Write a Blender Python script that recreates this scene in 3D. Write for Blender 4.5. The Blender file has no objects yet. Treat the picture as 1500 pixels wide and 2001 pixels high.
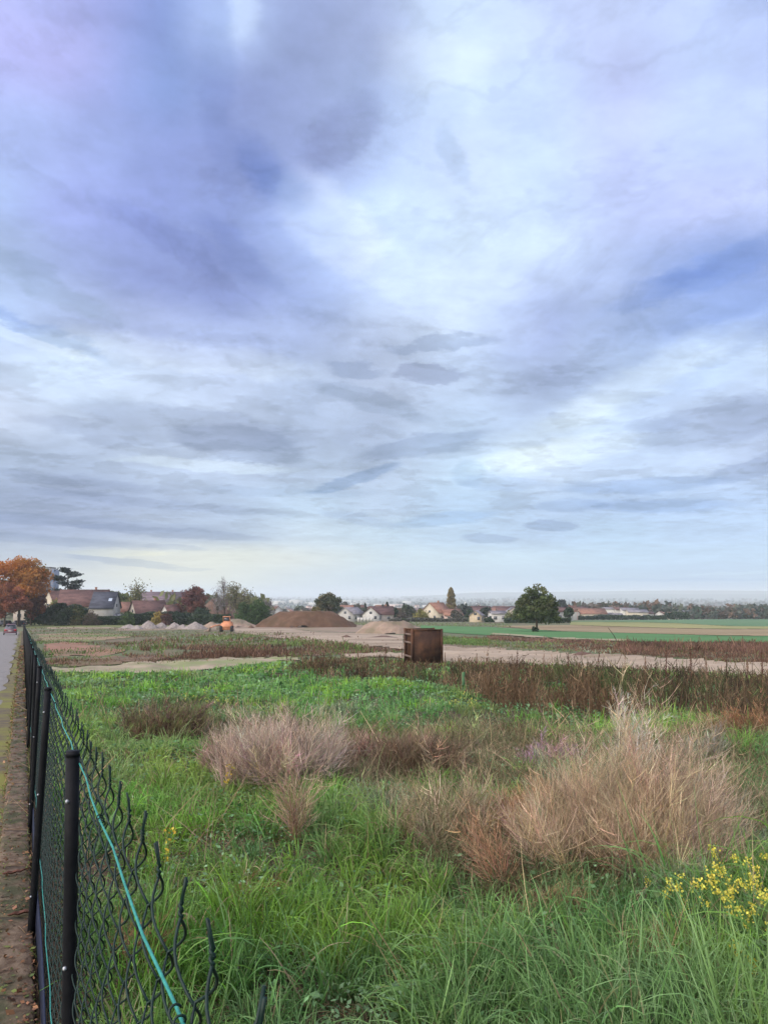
import bpy, math, random
import numpy as np
rng = np.random.default_rng(7); random.seed(7)
R = math.radians
C = bpy.context.scene.collection
scene = bpy.context.scene
# ------------------------------------------------------------------ camera
F = 1511.0; HOR = 1163.0; CAMZ = 1.9
PITCH = math.atan((HOR - 1000.5) / F)
cam = bpy.data.cameras.new('camera'); camo = bpy.data.objects.new('camera', cam); C.objects.link(camo)
camo.location = (0, 0, CAMZ); camo.rotation_euler = (R(90) + PITCH, 0, 0)
cam.sensor_fit = 'VERTICAL'; cam.sensor_height = 24; cam.lens = F / 2001 * 24
cam.clip_start = .05; cam.clip_end = 60000
scene.camera = camo

def ray(px, py):
    px = np.asarray(px, float); u = -(np.asarray(py, float) - 1000.5)
    cp, sp = math.cos(PITCH), math.sin(PITCH)
    return np.stack([px - 750 + 0 * u, F * cp - u * sp + 0 * px, F * sp + u * cp + 0 * px], -1)
def srgb(c):
    c = np.asarray(c, float) / 255
    return np.where(c <= .04045, c / 12.92, ((c + .055) / 1.055) ** 2.4)

# ------------------------------------------------------------------ world / sky
SUN_EL, SUN_AZ = 24, 228       # sun behind the camera to the left, low autumn light through cloud
world = bpy.data.worlds.new('World'); scene.world = world; world.use_nodes = True
nt = world.node_tree; N = nt.nodes; L = nt.links; N.clear()
SKY_X = [0, 150, 300, 450, 600, 750, 900, 1050, 1200, 1350, 1500]
SKY = {
 -60: [(175,180,235),(160,168,225),(140,155,212),(190,205,240),(158,170,215),(160,168,205),(190,205,245),(200,208,248),(190,198,235),(190,200,240),(160,172,215)],
 0: [(178,180,238),(170,172,228),(140,155,212),(192,206,242),(158,170,215),(160,168,205),(198,210,246),(200,208,248),(190,198,235),(195,205,248),(168,180,225)],
 100: [(180,182,240),(178,178,232),(146,158,212),(150,160,210),(162,170,212),(175,185,225),(212,225,248),(200,212,248),(190,195,238),(195,206,246),(188,198,242)],
 200: [(172,180,235),(160,168,225),(140,158,212),(145,155,205),(160,170,215),(170,182,222),(205,218,248),(200,212,250),(192,198,240),(185,195,235),(190,200,240)],
 300: [(178,195,238),(165,175,225),(148,158,212),(144,154,206),(150,158,200),(180,192,235),(198,208,242),(205,218,252),(195,202,245),(195,205,245),(192,202,242)],
 400: [(168,182,228),(160,168,222),(152,162,218),(148,160,212),(158,172,222),(205,220,252),(215,228,250),(205,218,250),(195,202,245),(192,198,242),(190,195,238)],
 500: [(165,178,212),(160,170,218),(142,152,206),(138,148,200),(180,195,236),(205,218,250),(200,212,245),(195,205,242),(178,188,228),(150,165,215),(140,158,212)],
 600: [(188,203,242),(164,174,214),(160,168,215),(152,162,212),(152,162,210),(195,205,240),(215,225,252),(188,198,238),(165,178,220),(148,165,215),(150,168,220)],
 700: [(192,202,230),(208,220,245),(202,212,240),(198,208,240),(182,192,222),(182,190,218),(205,215,242),(165,173,210),(165,178,215),(192,208,243),(205,218,248)],
 800: [(205,211,236),(188,196,222),(190,198,224),(192,200,228),(172,182,212),(172,180,208),(172,184,216),(168,182,216),(200,214,244),(185,195,225),(180,190,222)],
 900: [(168,178,205),(170,180,208),(188,198,225),(190,200,228),(172,182,210),(180,190,216),(200,215,240),(212,222,246),(198,210,240),(198,210,240),(180,190,222)],
 1000: [(150,160,192),(154,164,198),(165,175,205),(172,184,212),(190,205,230),(185,198,225),(180,198,228),(176,192,224),(168,185,220),(176,194,230),(182,200,236)],
 1050: [(160,170,202),(168,176,204),(178,186,210),(176,186,210),(196,206,224),(192,206,226),(186,202,228),(180,196,226),(186,205,232),(190,206,236),(190,206,236)],
 1100: [(192,196,208),(190,194,206),(226,221,212),(226,223,216),(216,217,220),(202,212,226),(200,213,230),(200,215,234),(192,209,234),(190,207,234),(190,207,234)],
 1155: [(222,216,208),(218,214,208),(220,217,212),(212,213,215),(196,206,223),(190,203,224),(186,200,224),(182,197,222),(180,195,222),(178,194,223),(180,196,224)],
}
sky_rows = sorted(SKY); sky_tab = np.array([SKY[k] for k in sky_rows], float)
def sky_at(px, py):
    px = min(max(px, 0), 1500); py = min(max(py, sky_rows[0]), sky_rows[-1])
    i = min(int(px // 150), 9); fx = px / 150 - i
    j = max(k for k in range(len(sky_rows) - 1) if sky_rows[k] <= py); fy = (py - sky_rows[j]) / (sky_rows[j + 1] - sky_rows[j])
    a = sky_tab[j, i] * (1 - fx) + sky_tab[j, i + 1] * fx; b = sky_tab[j + 1, i] * (1 - fx) + sky_tab[j + 1, i + 1] * fx
    return a * (1 - fy) + b * fy
def dir2px(az, el):
    d = np.array([math.sin(az) * math.cos(el), math.cos(az) * math.cos(el), math.sin(el)])
    cp, sp = math.cos(PITCH), math.sin(PITCH)
    f = d[1] * cp + d[2] * sp; u = -d[1] * sp + d[2] * cp
    return 750 + F * d[0] / f, 1000.5 - F * u / f
def px2ang(px, py):
    r = ray(px, py); return math.degrees(math.atan2(r[0], r[1])), math.degrees(math.atan2(r[2], math.hypot(r[0], r[1])))
def val(op, a, b=None, c=None, clamp=False):
    n = N.new('ShaderNodeMath'); n.operation = op; n.use_clamp = clamp
    for k, v in enumerate((a, b, c)):
        if v is None: continue
        if isinstance(v, (int, float)): n.inputs[k].default_value = v
        else: L.new(v, n.inputs[k])
    return n.outputs[0]
def maprange(v, a, b, c, d, smooth=True):
    n = N.new('ShaderNodeMapRange'); n.interpolation_type = 'SMOOTHSTEP' if smooth else 'LINEAR'
    L.new(v, n.inputs[0])
    for k, x in enumerate((a, b, c, d)): n.inputs[k + 1].default_value = x
    return n.outputs[0]
def mixc(f, a, b, blend='MIX'):
    n = N.new('ShaderNodeMix'); n.data_type = 'RGBA'; n.blend_type = blend
    if isinstance(f, (int, float)): n.inputs[0].default_value = f
    else: L.new(f, n.inputs[0])
    for k, v in ((6, a), (7, b)):
        if isinstance(v, tuple): n.inputs[k].default_value = v
        else: L.new(v, n.inputs[k])
    return n.outputs[2]
def noise(vec, scale, detail=5, rough=.55, dist=0):
    n = N.new('ShaderNodeTexNoise'); n.inputs['Scale'].default_value = scale; n.inputs['Detail'].default_value = detail
    n.inputs['Roughness'].default_value = rough; n.inputs['Distortion'].default_value = dist; L.new(vec, n.inputs['Vector']); return n.outputs
tc = N.new('ShaderNodeTexCoord'); sep = N.new('ShaderNodeSeparateXYZ'); L.new(tc.outputs['Generated'], sep.inputs[0])
X, Y, Z = sep.outputs
az = val('MULTIPLY', val('ARCTAN2', X, Y), 57.29578)
el = val('MULTIPLY', val('ARCSINE', Z), 57.29578)
elc = val('MAXIMUM', el, 0.0)
# cloud-layer coordinates (a flat deck seen in perspective)
den = val('ADD', val('MAXIMUM', Z, 0.0), .13)
comb = N.new('ShaderNodeCombineXYZ'); L.new(val('DIVIDE', X, den), comb.inputs[0]); L.new(val('DIVIDE', Y, den), comb.inputs[1])
deck = comb.outputs[0]
w1 = noise(deck, 1.6, 8, .62)
sw = N.new('ShaderNodeSeparateColor'); L.new(w1['Color'], sw.inputs[0])
amp_el = maprange(elc, 0, 26, .12, 1.0)
daz = val('MULTIPLY', val('SUBTRACT', sw.outputs[0], .5), val('MULTIPLY', amp_el, 7.5))
dele = val('MULTIPLY', val('SUBTRACT', sw.outputs[1], .5), val('MULTIPLY', amp_el, 5.0))
AZ = val('ADD', az, daz); EL = val('ADD', elc, dele)
fac = val('DIVIDE', val('ADD', AZ, 32.0), 64.0, clamp=True)
ELS = [0, 1.2, 2.6, 4.5, 6.5, 9, 12, 15.5, 19, 22.5, 26, 30, 34, 38]
col = None
for k, e in enumerate(ELS):
    rp = N.new('ShaderNodeValToRGB'); rp.color_ramp.interpolation = 'CARDINAL'; L.new(fac, rp.inputs[0])
    cr = rp.color_ramp; n = 23
    for s in range(n):
        p = s / (n - 1); a = -32 + 64 * p
        c = srgb(sky_at(*dir2px(R(a), R(e))))
        if s == 0: q = cr.elements[0]; q.position = 0
        elif s == n - 1: q = cr.elements[-1]; q.position = 1
        else: q = cr.elements.new(p)
        q.color = (*c, 1)
    if col is None: col = rp.outputs[0]
    else: col = mixc(maprange(EL, ELS[k - 1], e, 0, 1), col, rp.outputs[0])
# individual cloud shapes: centre x,y, half sizes, tilt (deg, picture-wise), multiplier colour, softness
BL = [(462,22,30,62,-22,(1.22,1.20,1.10),1.1),(540,368,66,44,24,(.78,.84,.92),1.2),(500,330,40,60,-30,(.84,.88,.95),.8),(665,255,75,50,-35,(.84,.83,.86),.6),
 (620,150,120,150,0,(.93,.93,.94),.6),(425,180,34,200,-6,(.90,.92,.95),.8),(640,440,110,70,30,(1.22,1.17,1.06),.6),(850,120,110,60,0,(1.08,1.06,1.01),.8),
 (885,315,22,60,-20,(.88,.9,.93),.7),(470,500,90,26,30,(.88,.9,.95),.8),(330,470,130,24,22,(.90,.91,.95),.8),(110,560,120,22,22,(.88,.9,.88),.7),
 (80,640,140,14,22,(.78,.83,.92),.8),(90,665,120,22,14,(1.14,1.12,1.05),.7),(360,692,230,26,4,(1.14,1.12,1.06),.7),(1400,520,130,34,-12,(.84,.9,.98),.7),(1290,560,120,24,-14,(.84,.88,.96),.8),
 (380,835,190,34,6,(.80,.81,.84),.45),(470,868,110,30,8,(.78,.79,.82),.4),(200,850,130,16,8,(.84,.85,.88),.6),(400,908,160,10,2,(1.20,1.18,1.10),.6),(860,676,95,13,-3,(.80,.82,.86),.5),
 (835,737,58,17,4,(.78,.78,.82),.4),(700,722,50,16,10,(.80,.82,.86),.5),(720,785,100,18,18,(.84,.86,.88),.5),(830,870,110,18,-10,(.78,.8,.84),.5),(690,935,80,11,-16,(.74,.80,.88),.45),(730,870,60,60,0,(.92,.93,.95),.8),
 (1390,830,150,42,-6,(.80,.81,.84),.5),(1280,832,60,14,-3,(.86,.87,.9),.6),(1470,915,90,15,-12,(.80,.82,.86),.5),(1250,948,160,13,0,(.80,.84,.90),.6),(1290,988,130,13,2,(.82,.86,.92),.6),(1110,988,70,11,0,(.84,.87,.92),.6),
 (1075,1027,46,10,2,(.76,.78,.83),.35),(955,1052,46,8,3,(.80,.82,.87),.4),(915,925,30,22,0,(.86,.89,.92),.5),(980,945,80,12,4,(.86,.88,.92),.6),(870,1015,90,11,-6,(.82,.87,.93),.6),
 (1000,650,150,60,-20,(.92,.93,.96),.8),(1090,885,150,24,-8,(1.16,1.13,1.05),.7),(1300,715,230,34,-24,(1.22,1.18,1.08),.9),(1060,860,150,40,-20,(1.14,1.12,1.05),1.0),(1000,500,150,60,0,(1.05,1.05,1.02),.8),
 (150,1020,260,11,2,(.84,.86,.90),.6),(330,1040,170,8,3,(.82,.84,.89),.5),(90,1055,180,8,2,(.84,.87,.92),.6),(240,1097,95,6,5,(.80,.84,.92),.5),(340,1070,55,5,2,(.84,.87,.93),.5),(360,1112,50,3,2,(.88,.9,.95),.5),(230,1080,90,7,0,(1.10,1.08,1.0),.6),
 (330,985,230,9,4,(.88,.89,.92),.6),(150,940,150,10,4,(.88,.89,.92),.6),(710,1015,70,9,10,(.87,.89,.93),.6),(560,960,160,9,0,(.90,.92,.94),.6),(1300,1133,260,3,0,(.90,.93,.97),.6),(1430,1120,90,2.5,-2,(1.08,1.07,1.04),.6)]
w2 = noise(deck, 4.5, 8, .68)
s2 = N.new('ShaderNodeSeparateColor'); L.new(w2['Color'], s2.inputs[0])
bx = val('ADD', val('ADD', az, val('MULTIPLY', daz, .35)), val('MULTIPLY', val('SUBTRACT', s2.outputs[0], .5), val('MULTIPLY', amp_el, 5.0)))
by = val('ADD', val('ADD', el, val('MULTIPLY', dele, .35)), val('MULTIPLY', val('SUBTRACT', s2.outputs[1], .5), val('MULTIPLY', amp_el, 4.0)))
cb = N.new('ShaderNodeCombineXYZ'); L.new(bx, cb.inputs[0]); L.new(by, cb.inputs[1])
for (px, py, rx, ry, tilt, mul, soft) in BL:
    a, e = px2ang(px, py); a2, e2 = px2ang(px + rx, py); a3, e3 = px2ang(px, py - ry)
    mp = N.new('ShaderNodeMapping'); mp.vector_type = 'TEXTURE'
    mp.inputs['Location'].default_value = (a, e, 0); mp.inputs['Rotation'].default_value = (0, 0, R(-tilt))
    mp.inputs['Scale'].default_value = (math.hypot(a2 - a, 0) * 1.25, abs(e3 - e) * 1.25, 1)
    L.new(cb.outputs[0], mp.inputs[0])
    ln = N.new('ShaderNodeVectorMath'); ln.operation = 'LENGTH'; L.new(mp.outputs[0], ln.inputs[0])
    m = maprange(ln.outputs['Value'], 1 - soft * .62, 1 + soft * .22, 1, 0)
    col = mixc(m, col, mixc(1.0, col, (*mul, 1), 'MULTIPLY'))
# fine cloud structure
f1 = noise(deck, 2.6, 9, .6, .12)['Fac']
f2 = noise(deck, 7.5, 8, .62, .12)['Fac']
pf = noise(deck, 3.7, 9, .58, .1)['Fac']
puff = val('MULTIPLY', maprange(pf, .49, .585, 0, -.15), val('MULTIPLY', maprange(elc, 2, 7, 0, 1), maprange(elc, 15, 24, 1, .25)))
mpa = N.new('ShaderNodeMapping'); mpa.inputs['Rotation'].default_value = (0, R(35), 0); mpa.inputs['Scale'].default_value = (1, 1, 1.9); L.new(tc.outputs['Generated'], mpa.inputs[0])
f3 = noise(mpa.outputs[0], 7.5, 10, .62, .15)['Fac']; f4 = noise(mpa.outputs[0], 3.2, 6, .6, .3)['Fac']
fine = val('ADD', val('MULTIPLY', val('SUBTRACT', f3, .5), .42), maprange(val('ABSOLUTE', val('SUBTRACT', f4, .5)), 0, .035, -.07, 0))
puff = val('ADD', puff, val('MULTIPLY', fine, maprange(elc, 8, 20, .15, 1)))
tex = val('ADD', puff, val('ADD', val('MULTIPLY', val('SUBTRACT', f1, .5), .62), val('MULTIPLY', val('SUBTRACT', f2, .5), .36)))
tex = val('ADD', 1.0, val('MULTIPLY', tex, maprange(elc, .5, 6, .15, 1)))
# unseen sky behind and above the camera, brightened and warmed to light the ground
sd = (math.sin(R(SUN_AZ)) * math.cos(R(SUN_EL)), math.cos(R(SUN_AZ)) * math.cos(R(SUN_EL)), math.sin(R(SUN_EL)))
dt = N.new('ShaderNodeVectorMath'); dt.operation = 'DOT_PRODUCT'; L.new(tc.outputs['Generated'], dt.inputs[0]); dt.inputs[1].default_value = sd
boost = val('ADD', 1.0, val('MULTIPLY', maprange(dt.outputs['Value'], .0, 1, 0, 1), 5.2))
boost = val('ADD', boost, maprange(el, 42, 75, 0, .7))
sc_ = val('MULTIPLY', val('MULTIPLY', tex, boost), val('MULTIPLY', maprange(elc, 0, 9, .96, 1), 10.4))
hs = N.new('ShaderNodeHueSaturation'); hs.inputs['Saturation'].default_value = 1.0; L.new(col, hs.inputs['Color']); gm = N.new('ShaderNodeGamma'); gm.inputs[1].default_value = 1.12; L.new(hs.outputs[0], gm.inputs[0]); col = mixc(1.0, gm.outputs[0], (1.20, 1.28, 1.21, 1), 'MULTIPLY')
warm = val('MAXIMUM', maprange(dt.outputs['Value'], -.12, .6, 0, 1), maprange(el, 42, 60, 0, 1))
col = mixc(warm, col, mixc(1.0, col, (1.22, .98, .64, 1), 'MULTIPLY'))
vm = N.new('ShaderNodeVectorMath'); vm.operation = 'SCALE'; L.new(col, vm.inputs[0]); L.new(sc_, vm.inputs['Scale'])
sky = N.new('ShaderNodeTexSky'); sky.sky_type = 'NISHITA'; sky.sun_disc = False
sky.sun_elevation = R(SUN_EL); sky.sun_rotation = R(SUN_AZ); sky.altitude = 200; sky.dust_density = 2
colf = mixc(.94, sky.outputs[0], vm.outputs[0])
bg = N.new('ShaderNodeBackground'); bg.inputs['Strength'].default_value = .1; L.new(colf, bg.inputs[0])
wo = N.new('ShaderNodeOutputWorld'); L.new(bg.outputs[0], wo.inputs[0])
world.cycles.sampling_method = 'MANUAL'; world.cycles.sample_map_resolution = 512
# ------------------------------------------------------------------ sun
sl = bpy.data.lights.new('sun', 'SUN'); sl.energy = 1.5; sl.angle = R(11); sl.color = (1, .88, .70)
so = bpy.data.objects.new('sun', sl); C.objects.link(so)
from mathutils import Vector
so.rotation_euler = Vector(sd).to_track_quat('Z', 'Y').to_euler()
scene.view_settings.view_transform = 'Standard'; scene.view_settings.look = 'None'
scene.view_settings.exposure = 0; scene.view_settings.gamma = 1; scene.view_settings.use_curve_mapping = False
cy = scene.cycles; cy.max_bounces = 6; cy.diffuse_bounces = 2; cy.glossy_bounces = 2; cy.transmission_bounces = 4; cy.transparent_max_bounces = 8; cy.volume_bounces = 1
cy.sample_clamp_indirect = 4

# ================================================================== helpers
def tag(o, label=None, cat=None, group=None, kind=None):
    if label: o['label'] = label
    if cat: o['category'] = cat
    if group: o['group'] = group
    if kind: o['kind'] = kind
    return o
def vnoise(x, y, seed=0):
    xi = np.floor(x).astype(np.int64); yi = np.floor(y).astype(np.int64); fx = x - xi; fy = y - yi
    fx = fx * fx * (3 - 2 * fx); fy = fy * fy * (3 - 2 * fy)
    def h(a, b):
        n = (a * 374761393 + b * 668265263 + seed * 1442695041) & 0xffffffff
        n = ((n ^ (n >> 13)) * 1274126177) & 0xffffffff
        return ((n ^ (n >> 16)) & 0xffff) / 65535.0
    return (h(xi, yi) * (1 - fx) + h(xi + 1, yi) * fx) * (1 - fy) + (h(xi, yi + 1) * (1 - fx) + h(xi + 1, yi + 1) * fx) * fy
def fbm(x, y, seed=0, octs=4):
    x = np.asarray(x, float); y = np.asarray(y, float); s = 0; a = .5; t = 0
    for k in range(octs):
        s = s + a * vnoise(x * 2 ** k, y * 2 ** k, seed + k * 17); t += a; a *= .55
    return s / t
def mesh_obj(name, verts, faces, mat=None, parent=None, colors=None, smooth=False, loc=None, rotz=0):
    """verts (n,3), faces (m,k) array or list of such arrays"""
    me = bpy.data.meshes.new(name); verts = np.asarray(verts, np.float32).reshape(-1, 3)
    fl = faces if isinstance(faces, list) else [faces]
    fl = [np.asarray(f, np.int32) for f in fl if len(f)]
    me.vertices.add(len(verts)); me.vertices.foreach_set('co', verts.ravel())
    tot = sum(f.size for f in fl); me.loops.add(tot); me.polygons.add(sum(len(f) for f in fl))
    me.loops.foreach_set('vertex_index', np.concatenate([f.ravel() for f in fl]))
    cnt = np.concatenate([np.full(len(f), f.shape[1], np.int32) for f in fl])
    me.polygons.foreach_set('loop_start', np.concatenate([[0], np.cumsum(cnt)[:-1]]).astype(np.int32))
    if smooth: me.polygons.foreach_set('use_smooth', np.ones(len(cnt), bool))
    if colors is not None:
        ca = me.color_attributes.new('Col', 'FLOAT_COLOR', 'POINT')
        cc = np.ones((len(verts), 4), np.float32); cc[:, :3] = colors; ca.data.foreach_set('color', cc.ravel())
    me.update(calc_edges=True)
    if mat: me.materials.append(mat)
    o = bpy.data.objects.new(name, me); C.objects.link(o)
    if parent: o.parent = parent
    if loc is not None: o.location = loc; o.rotation_euler = (0, 0, rotz)
    return o
def empty(name, loc, rz=0):
    o = bpy.data.objects.new(name, None); C.objects.link(o); o.location = loc; o.rotation_euler = (0, 0, rz); o.empty_display_size = .2; return o
class MB:
    def __init__(s): s.v = []; s.q = []; s.t = []; s.n = 0; s.c = []
    def add(s, v, q=None, t=None, c=None):
        v = np.asarray(v, float).reshape(-1, 3)
        if q is not None and len(q): s.q.append(np.asarray(q, int) + s.n)
        if t is not None and len(t): s.t.append(np.asarray(t, int) + s.n)
        s.v.append(v); s.n += len(v)
        if c is not None: s.c.append(np.broadcast_to(np.asarray(c, float), v.shape))
        return s
    def box(s, x0, x1, y0, y1, z0, z1, bev=0):
        if bev <= 0:
            v = [(x, y, z) for z in (z0, z1) for y in (y0, y1) for x in (x0, x1)]
            return s.add(v, [(0, 2, 3, 1), (4, 5, 7, 6), (0, 1, 5, 4), (2, 6, 7, 3), (0, 4, 6, 2), (1, 3, 7, 5)])
        b = bev
        ring = lambda X0, X1, Y0, Y1, z: [(X0 + b, Y0, z), (X1 - b, Y0, z), (X1, Y0 + b, z), (X1, Y1 - b, z), (X1 - b, Y1, z), (X0 + b, Y1, z), (X0, Y1 - b, z), (X0, Y0 + b, z)]
        rs = [ring(x0 + b, x1 - b, y0 + b, y1 - b, z0), ring(x0, x1, y0, y1, z0 + b), ring(x0, x1, y0, y1, z1 - b), ring(x0 + b, x1 - b, y0 + b, y1 - b, z1)]
        q = [(r * 8 + k, r * 8 + (k + 1) % 8, (r + 1) * 8 + (k + 1) % 8, (r + 1) * 8 + k) for r in range(3) for k in range(8)]
        q += [(3, 2, 1, 0), (7, 6, 5, 4)] ; q += [(7, 4, 3, 0)]
        q += [(24, 25, 26, 27), (28, 29, 30, 31), (24, 27, 28, 31)]
        return s.add(sum(rs, []), q)
    def prism(s, pts, axis, a, b):
        """polygon pts (2d list) extruded between a and b on axis; fan capped"""
        n = len(pts); f = {'x': lambda p, k: (k, p[0], p[1]), 'y': lambda p, k: (p[0], k, p[1]), 'z': lambda p, k: (p[0], p[1], k)}[axis]
        v = [f(p, a) for p in pts] + [f(p, b) for p in pts]
        q = [(k, (k + 1) % n, n + (k + 1) % n, n + k) for k in range(n)]
        t = [(0, k + 1, k) for k in range(1, n - 1)] + [(n, n + k, n + k + 1) for k in range(1, n - 1)]
        return s.add(v, q, t)
    def tube(s, pts, rad, sides=6, c=None, cap=True):
        pts = np.asarray(pts, float); n = len(pts); rad = np.broadcast_to(np.asarray(rad, float), (n,))
        d = np.gradient(pts, axis=0); d /= np.linalg.norm(d, axis=1)[:, None] + 1e-12
        ref = np.array([0, 0, 1.]) if abs(d[0, 2]) < .8 else np.array([1., 0, 0])
        a = np.cross(d, ref); a /= np.linalg.norm(a, axis=1)[:, None] + 1e-12; b = np.cross(d, a)
        th = np.arange(sides) / sides * 2 * math.pi
        v = pts[:, None] + rad[:, None, None] * (a[:, None] * np.cos(th)[None, :, None] + b[:, None] * np.sin(th)[None, :, None])
        i = np.arange(n - 1)[:, None] * sides; k = np.arange(sides)[None]; k2 = (k + 1) % sides
        q = np.stack([i + k, i + k2, i + sides + k2, i + sides + k], -1).reshape(-1, 4)
        t = []
        if cap: t = [(0, j + 1, j) for j in range(1, sides - 1)] + [((n - 1) * sides, (n - 1) * sides + j, (n - 1) * sides + j + 1) for j in range(1, sides - 1)]
        return s.add(v.reshape(-1, 3), q, t, c)
    def cyl(s, p0, p1, r, sides=12): return s.tube([p0, p1], r, sides)
    def build(s, name, mat=None, parent=None, **k):
        f = []
        if s.q: f.append(np.concatenate(s.q))
        if s.t: f.append(np.concatenate(s.t))
        return mesh_obj(name, np.concatenate(s.v), f, mat, parent, colors=np.concatenate(s.c) if s.c else None, **k)
def unit(v): return v / (np.linalg.norm(v, axis=-1, keepdims=True) + 1e-12)
def rdir(n, g=None):
    v = (g or rng).normal(size=(n, 3)); return unit(v)
def strands(mb, base, d0, d1, length, width, col, segs=4, power=1.0, tip=.15, tipcol=None):
    """ribbons that start at base along d0 and end along d1; returns point arrays (n, segs+1, 3)"""
    base = np.asarray(base, float); n = len(base)
    if n == 0: return np.zeros((0, segs + 1, 3))
    length = np.broadcast_to(length, (n,)); width = np.broadcast_to(width, (n,))
    t = (np.arange(segs) + .5) / segs
    d = unit(d0[:, None] * (1 - t[None, :, None] ** power) + d1[:, None] * t[None, :, None] ** power)
    pts = np.concatenate([base[:, None], base[:, None] + np.cumsum(d, 1) * (length / segs)[:, None, None]], 1)
    side = unit(np.cross(unit(d0 + d1 + 1e-3), rdir(n)))
    tt = np.linspace(0, 1, segs + 1); w = width[:, None] * (1 - (1 - tip) * tt[None] ** 1.6) * .5
    v = np.stack([pts - side[:, None] * w[..., None], pts + side[:, None] * w[..., None]], 2).reshape(-1, 3)
    b = np.arange(n)[:, None] * (segs + 1) * 2 + np.arange(segs)[None] * 2
    q = np.stack([b, b + 1, b + 3, b + 2], -1).reshape(-1, 4)
    col = np.broadcast_to(col, (n, 3))
    cc = np.repeat(col[:, None], (segs + 1) * 2, 1)
    if tipcol is not None:
        k = np.repeat(tt ** 1.5, 2)[None, :, None]; cc = cc * (1 - k) + np.broadcast_to(tipcol, (n, 3))[:, None] * k
    mb.add(v, q, None, cc.reshape(-1, 3)); return pts
def leaves(mb, pos, size, col, flat=0.0, aspect=1.6):
    pos = np.asarray(pos, float); n = len(pos)
    if n == 0: return
    size = np.broadcast_to(size, (n,)); a = rdir(n); 
    if flat: a[:, 2] *= 1 - flat; a = unit(a)
    b = unit(np.cross(a, rdir(n)))
    if flat: b[:, 2] *= 1 - flat; b = unit(b)
    A = a * (size * aspect * .5)[:, None]; B = b * (size * .5)[:, None]
    v = np.stack([pos - A, pos - A * .1 + B, pos + A, pos - A * .1 - B], 1).reshape(-1, 3)
    q = np.arange(n * 4).reshape(-1, 4)
    mb.add(v, q, None, np.repeat(np.broadcast_to(col, (n, 3)), 4, 0))
def vary(col, n, s=.18, hs=.06):
    col = np.asarray(col, float); k = np.exp(rng.normal(0, s, (n, 1))); return np.clip(col * k * np.exp(rng.normal(0, hs, (n, 3))), 0, .9)
def blend(a, b, k): k = np.asarray(k)[:, None]; return np.asarray(a) * (1 - k) + np.asarray(b) * k

# materials
def new_mat(name):
    m = bpy.data.materials.new(name); m.use_nodes = True; return m, m.node_tree, m.node_tree.nodes['Principled BSDF']
def mat_noise(name, c1, c2, scale=1.0, rough=.85, c3=None, scale3=.1, bump=0.0, detail=6, metal=0, spec=.3, stretch=(1, 1, 1), coord='Object', lo=.38, hi=.62):
    m, t, b = new_mat(name); n = t.nodes; l = t.links
    tc = n.new('ShaderNodeTexCoord'); mp = n.new('ShaderNodeMapping'); mp.inputs['Scale'].default_value = stretch
    l.new(tc.outputs[coord], mp.inputs[0])
    nz = n.new('ShaderNodeTexNoise'); nz.inputs['Scale'].default_value = scale; nz.inputs['Detail'].default_value = detail; nz.inputs['Roughness'].default_value = .65
    l.new(mp.outputs[0], nz.inputs['Vector'])
    r = n.new('ShaderNodeMapRange'); r.inputs[1].default_value = lo; r.inputs[2].default_value = hi; l.new(nz.outputs['Fac'], r.inputs[0])
    mx = n.new('ShaderNodeMix'); mx.data_type = 'RGBA'; mx.inputs[6].default_value = (*c1, 1); mx.inputs[7].default_value = (*c2, 1); l.new(r.outputs[0], mx.inputs[0])
    out = mx.outputs[2]
    if c3 is not None:
        n3 = n.new('ShaderNodeTexNoise'); n3.inputs['Scale'].default_value = scale3; n3.inputs['Detail'].default_value = 5; n3.inputs['Roughness'].default_value = .6; l.new(mp.outputs[0], n3.inputs['Vector'])
        r3 = n.new('ShaderNodeMapRange'); r3.inputs[1].default_value = .47; r3.inputs[2].default_value = .6; l.new(n3.outputs['Fac'], r3.inputs[0])
        m3 = n.new('ShaderNodeMix'); m3.data_type = 'RGBA'; l.new(r3.outputs[0], m3.inputs[0]); l.new(out, m3.inputs[6]); m3.inputs[7].default_value = (*c3, 1); out = m3.outputs[2]
    l.new(out, b.inputs['Base Color']); b.inputs['Roughness'].default_value = rough; b.inputs['Metallic'].default_value = metal; b.inputs['Specular IOR Level'].default_value = spec
    if bump:
        bp = n.new('ShaderNodeBump'); bp.inputs['Strength'].default_value = 1; bp.inputs['Distance'].default_value = bump; l.new(nz.outputs['Fac'], bp.inputs['Height']); l.new(bp.outputs[0], b.inputs['Normal'])
    return m
def mat_attr(name, transl=.3, rough=.6, spec=.25):
    m, t, b = new_mat(name); n = t.nodes; l = t.links
    a = n.new('ShaderNodeAttribute'); a.attribute_name = 'Col'; l.new(a.outputs['Color'], b.inputs['Base Color'])
    b.inputs['Roughness'].default_value = rough; b.inputs['Specular IOR Level'].default_value = spec
    if transl:
        tr = n.new('ShaderNodeBsdfTranslucent'); l.new(a.outputs['Color'], tr.inputs[0])
        mx = n.new('ShaderNodeMixShader'); mx.inputs[0].default_value = transl; l.new(b.outputs[0], mx.inputs[1]); l.new(tr.outputs[0], mx.inputs[2])
        l.new(mx.outputs[0], n['Material Output'].inputs[0])
    return m
M_leaf = mat_attr('leaf', .35); M_grass = mat_attr('grass_blade', .25, .5, .35); M_dry = mat_attr('dry_stalk', .2, .8, .15)
M_bark = mat_noise('bark', (.05, .035, .025), (.10, .075, .055), 6, .9)
M_black = mat_noise('black_plastic', (.003, .0035, .0045), (.006, .0065, .008), 30, .6, spec=.12)
M_wire = mat_noise('green_wire', (.002, .011, .008), (.004, .02, .014), 40, .5, spec=.25)
M_turq = mat_noise('turquoise_wire', (.012, .15, .125), (.03, .23, .19), 60, .55)
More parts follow.
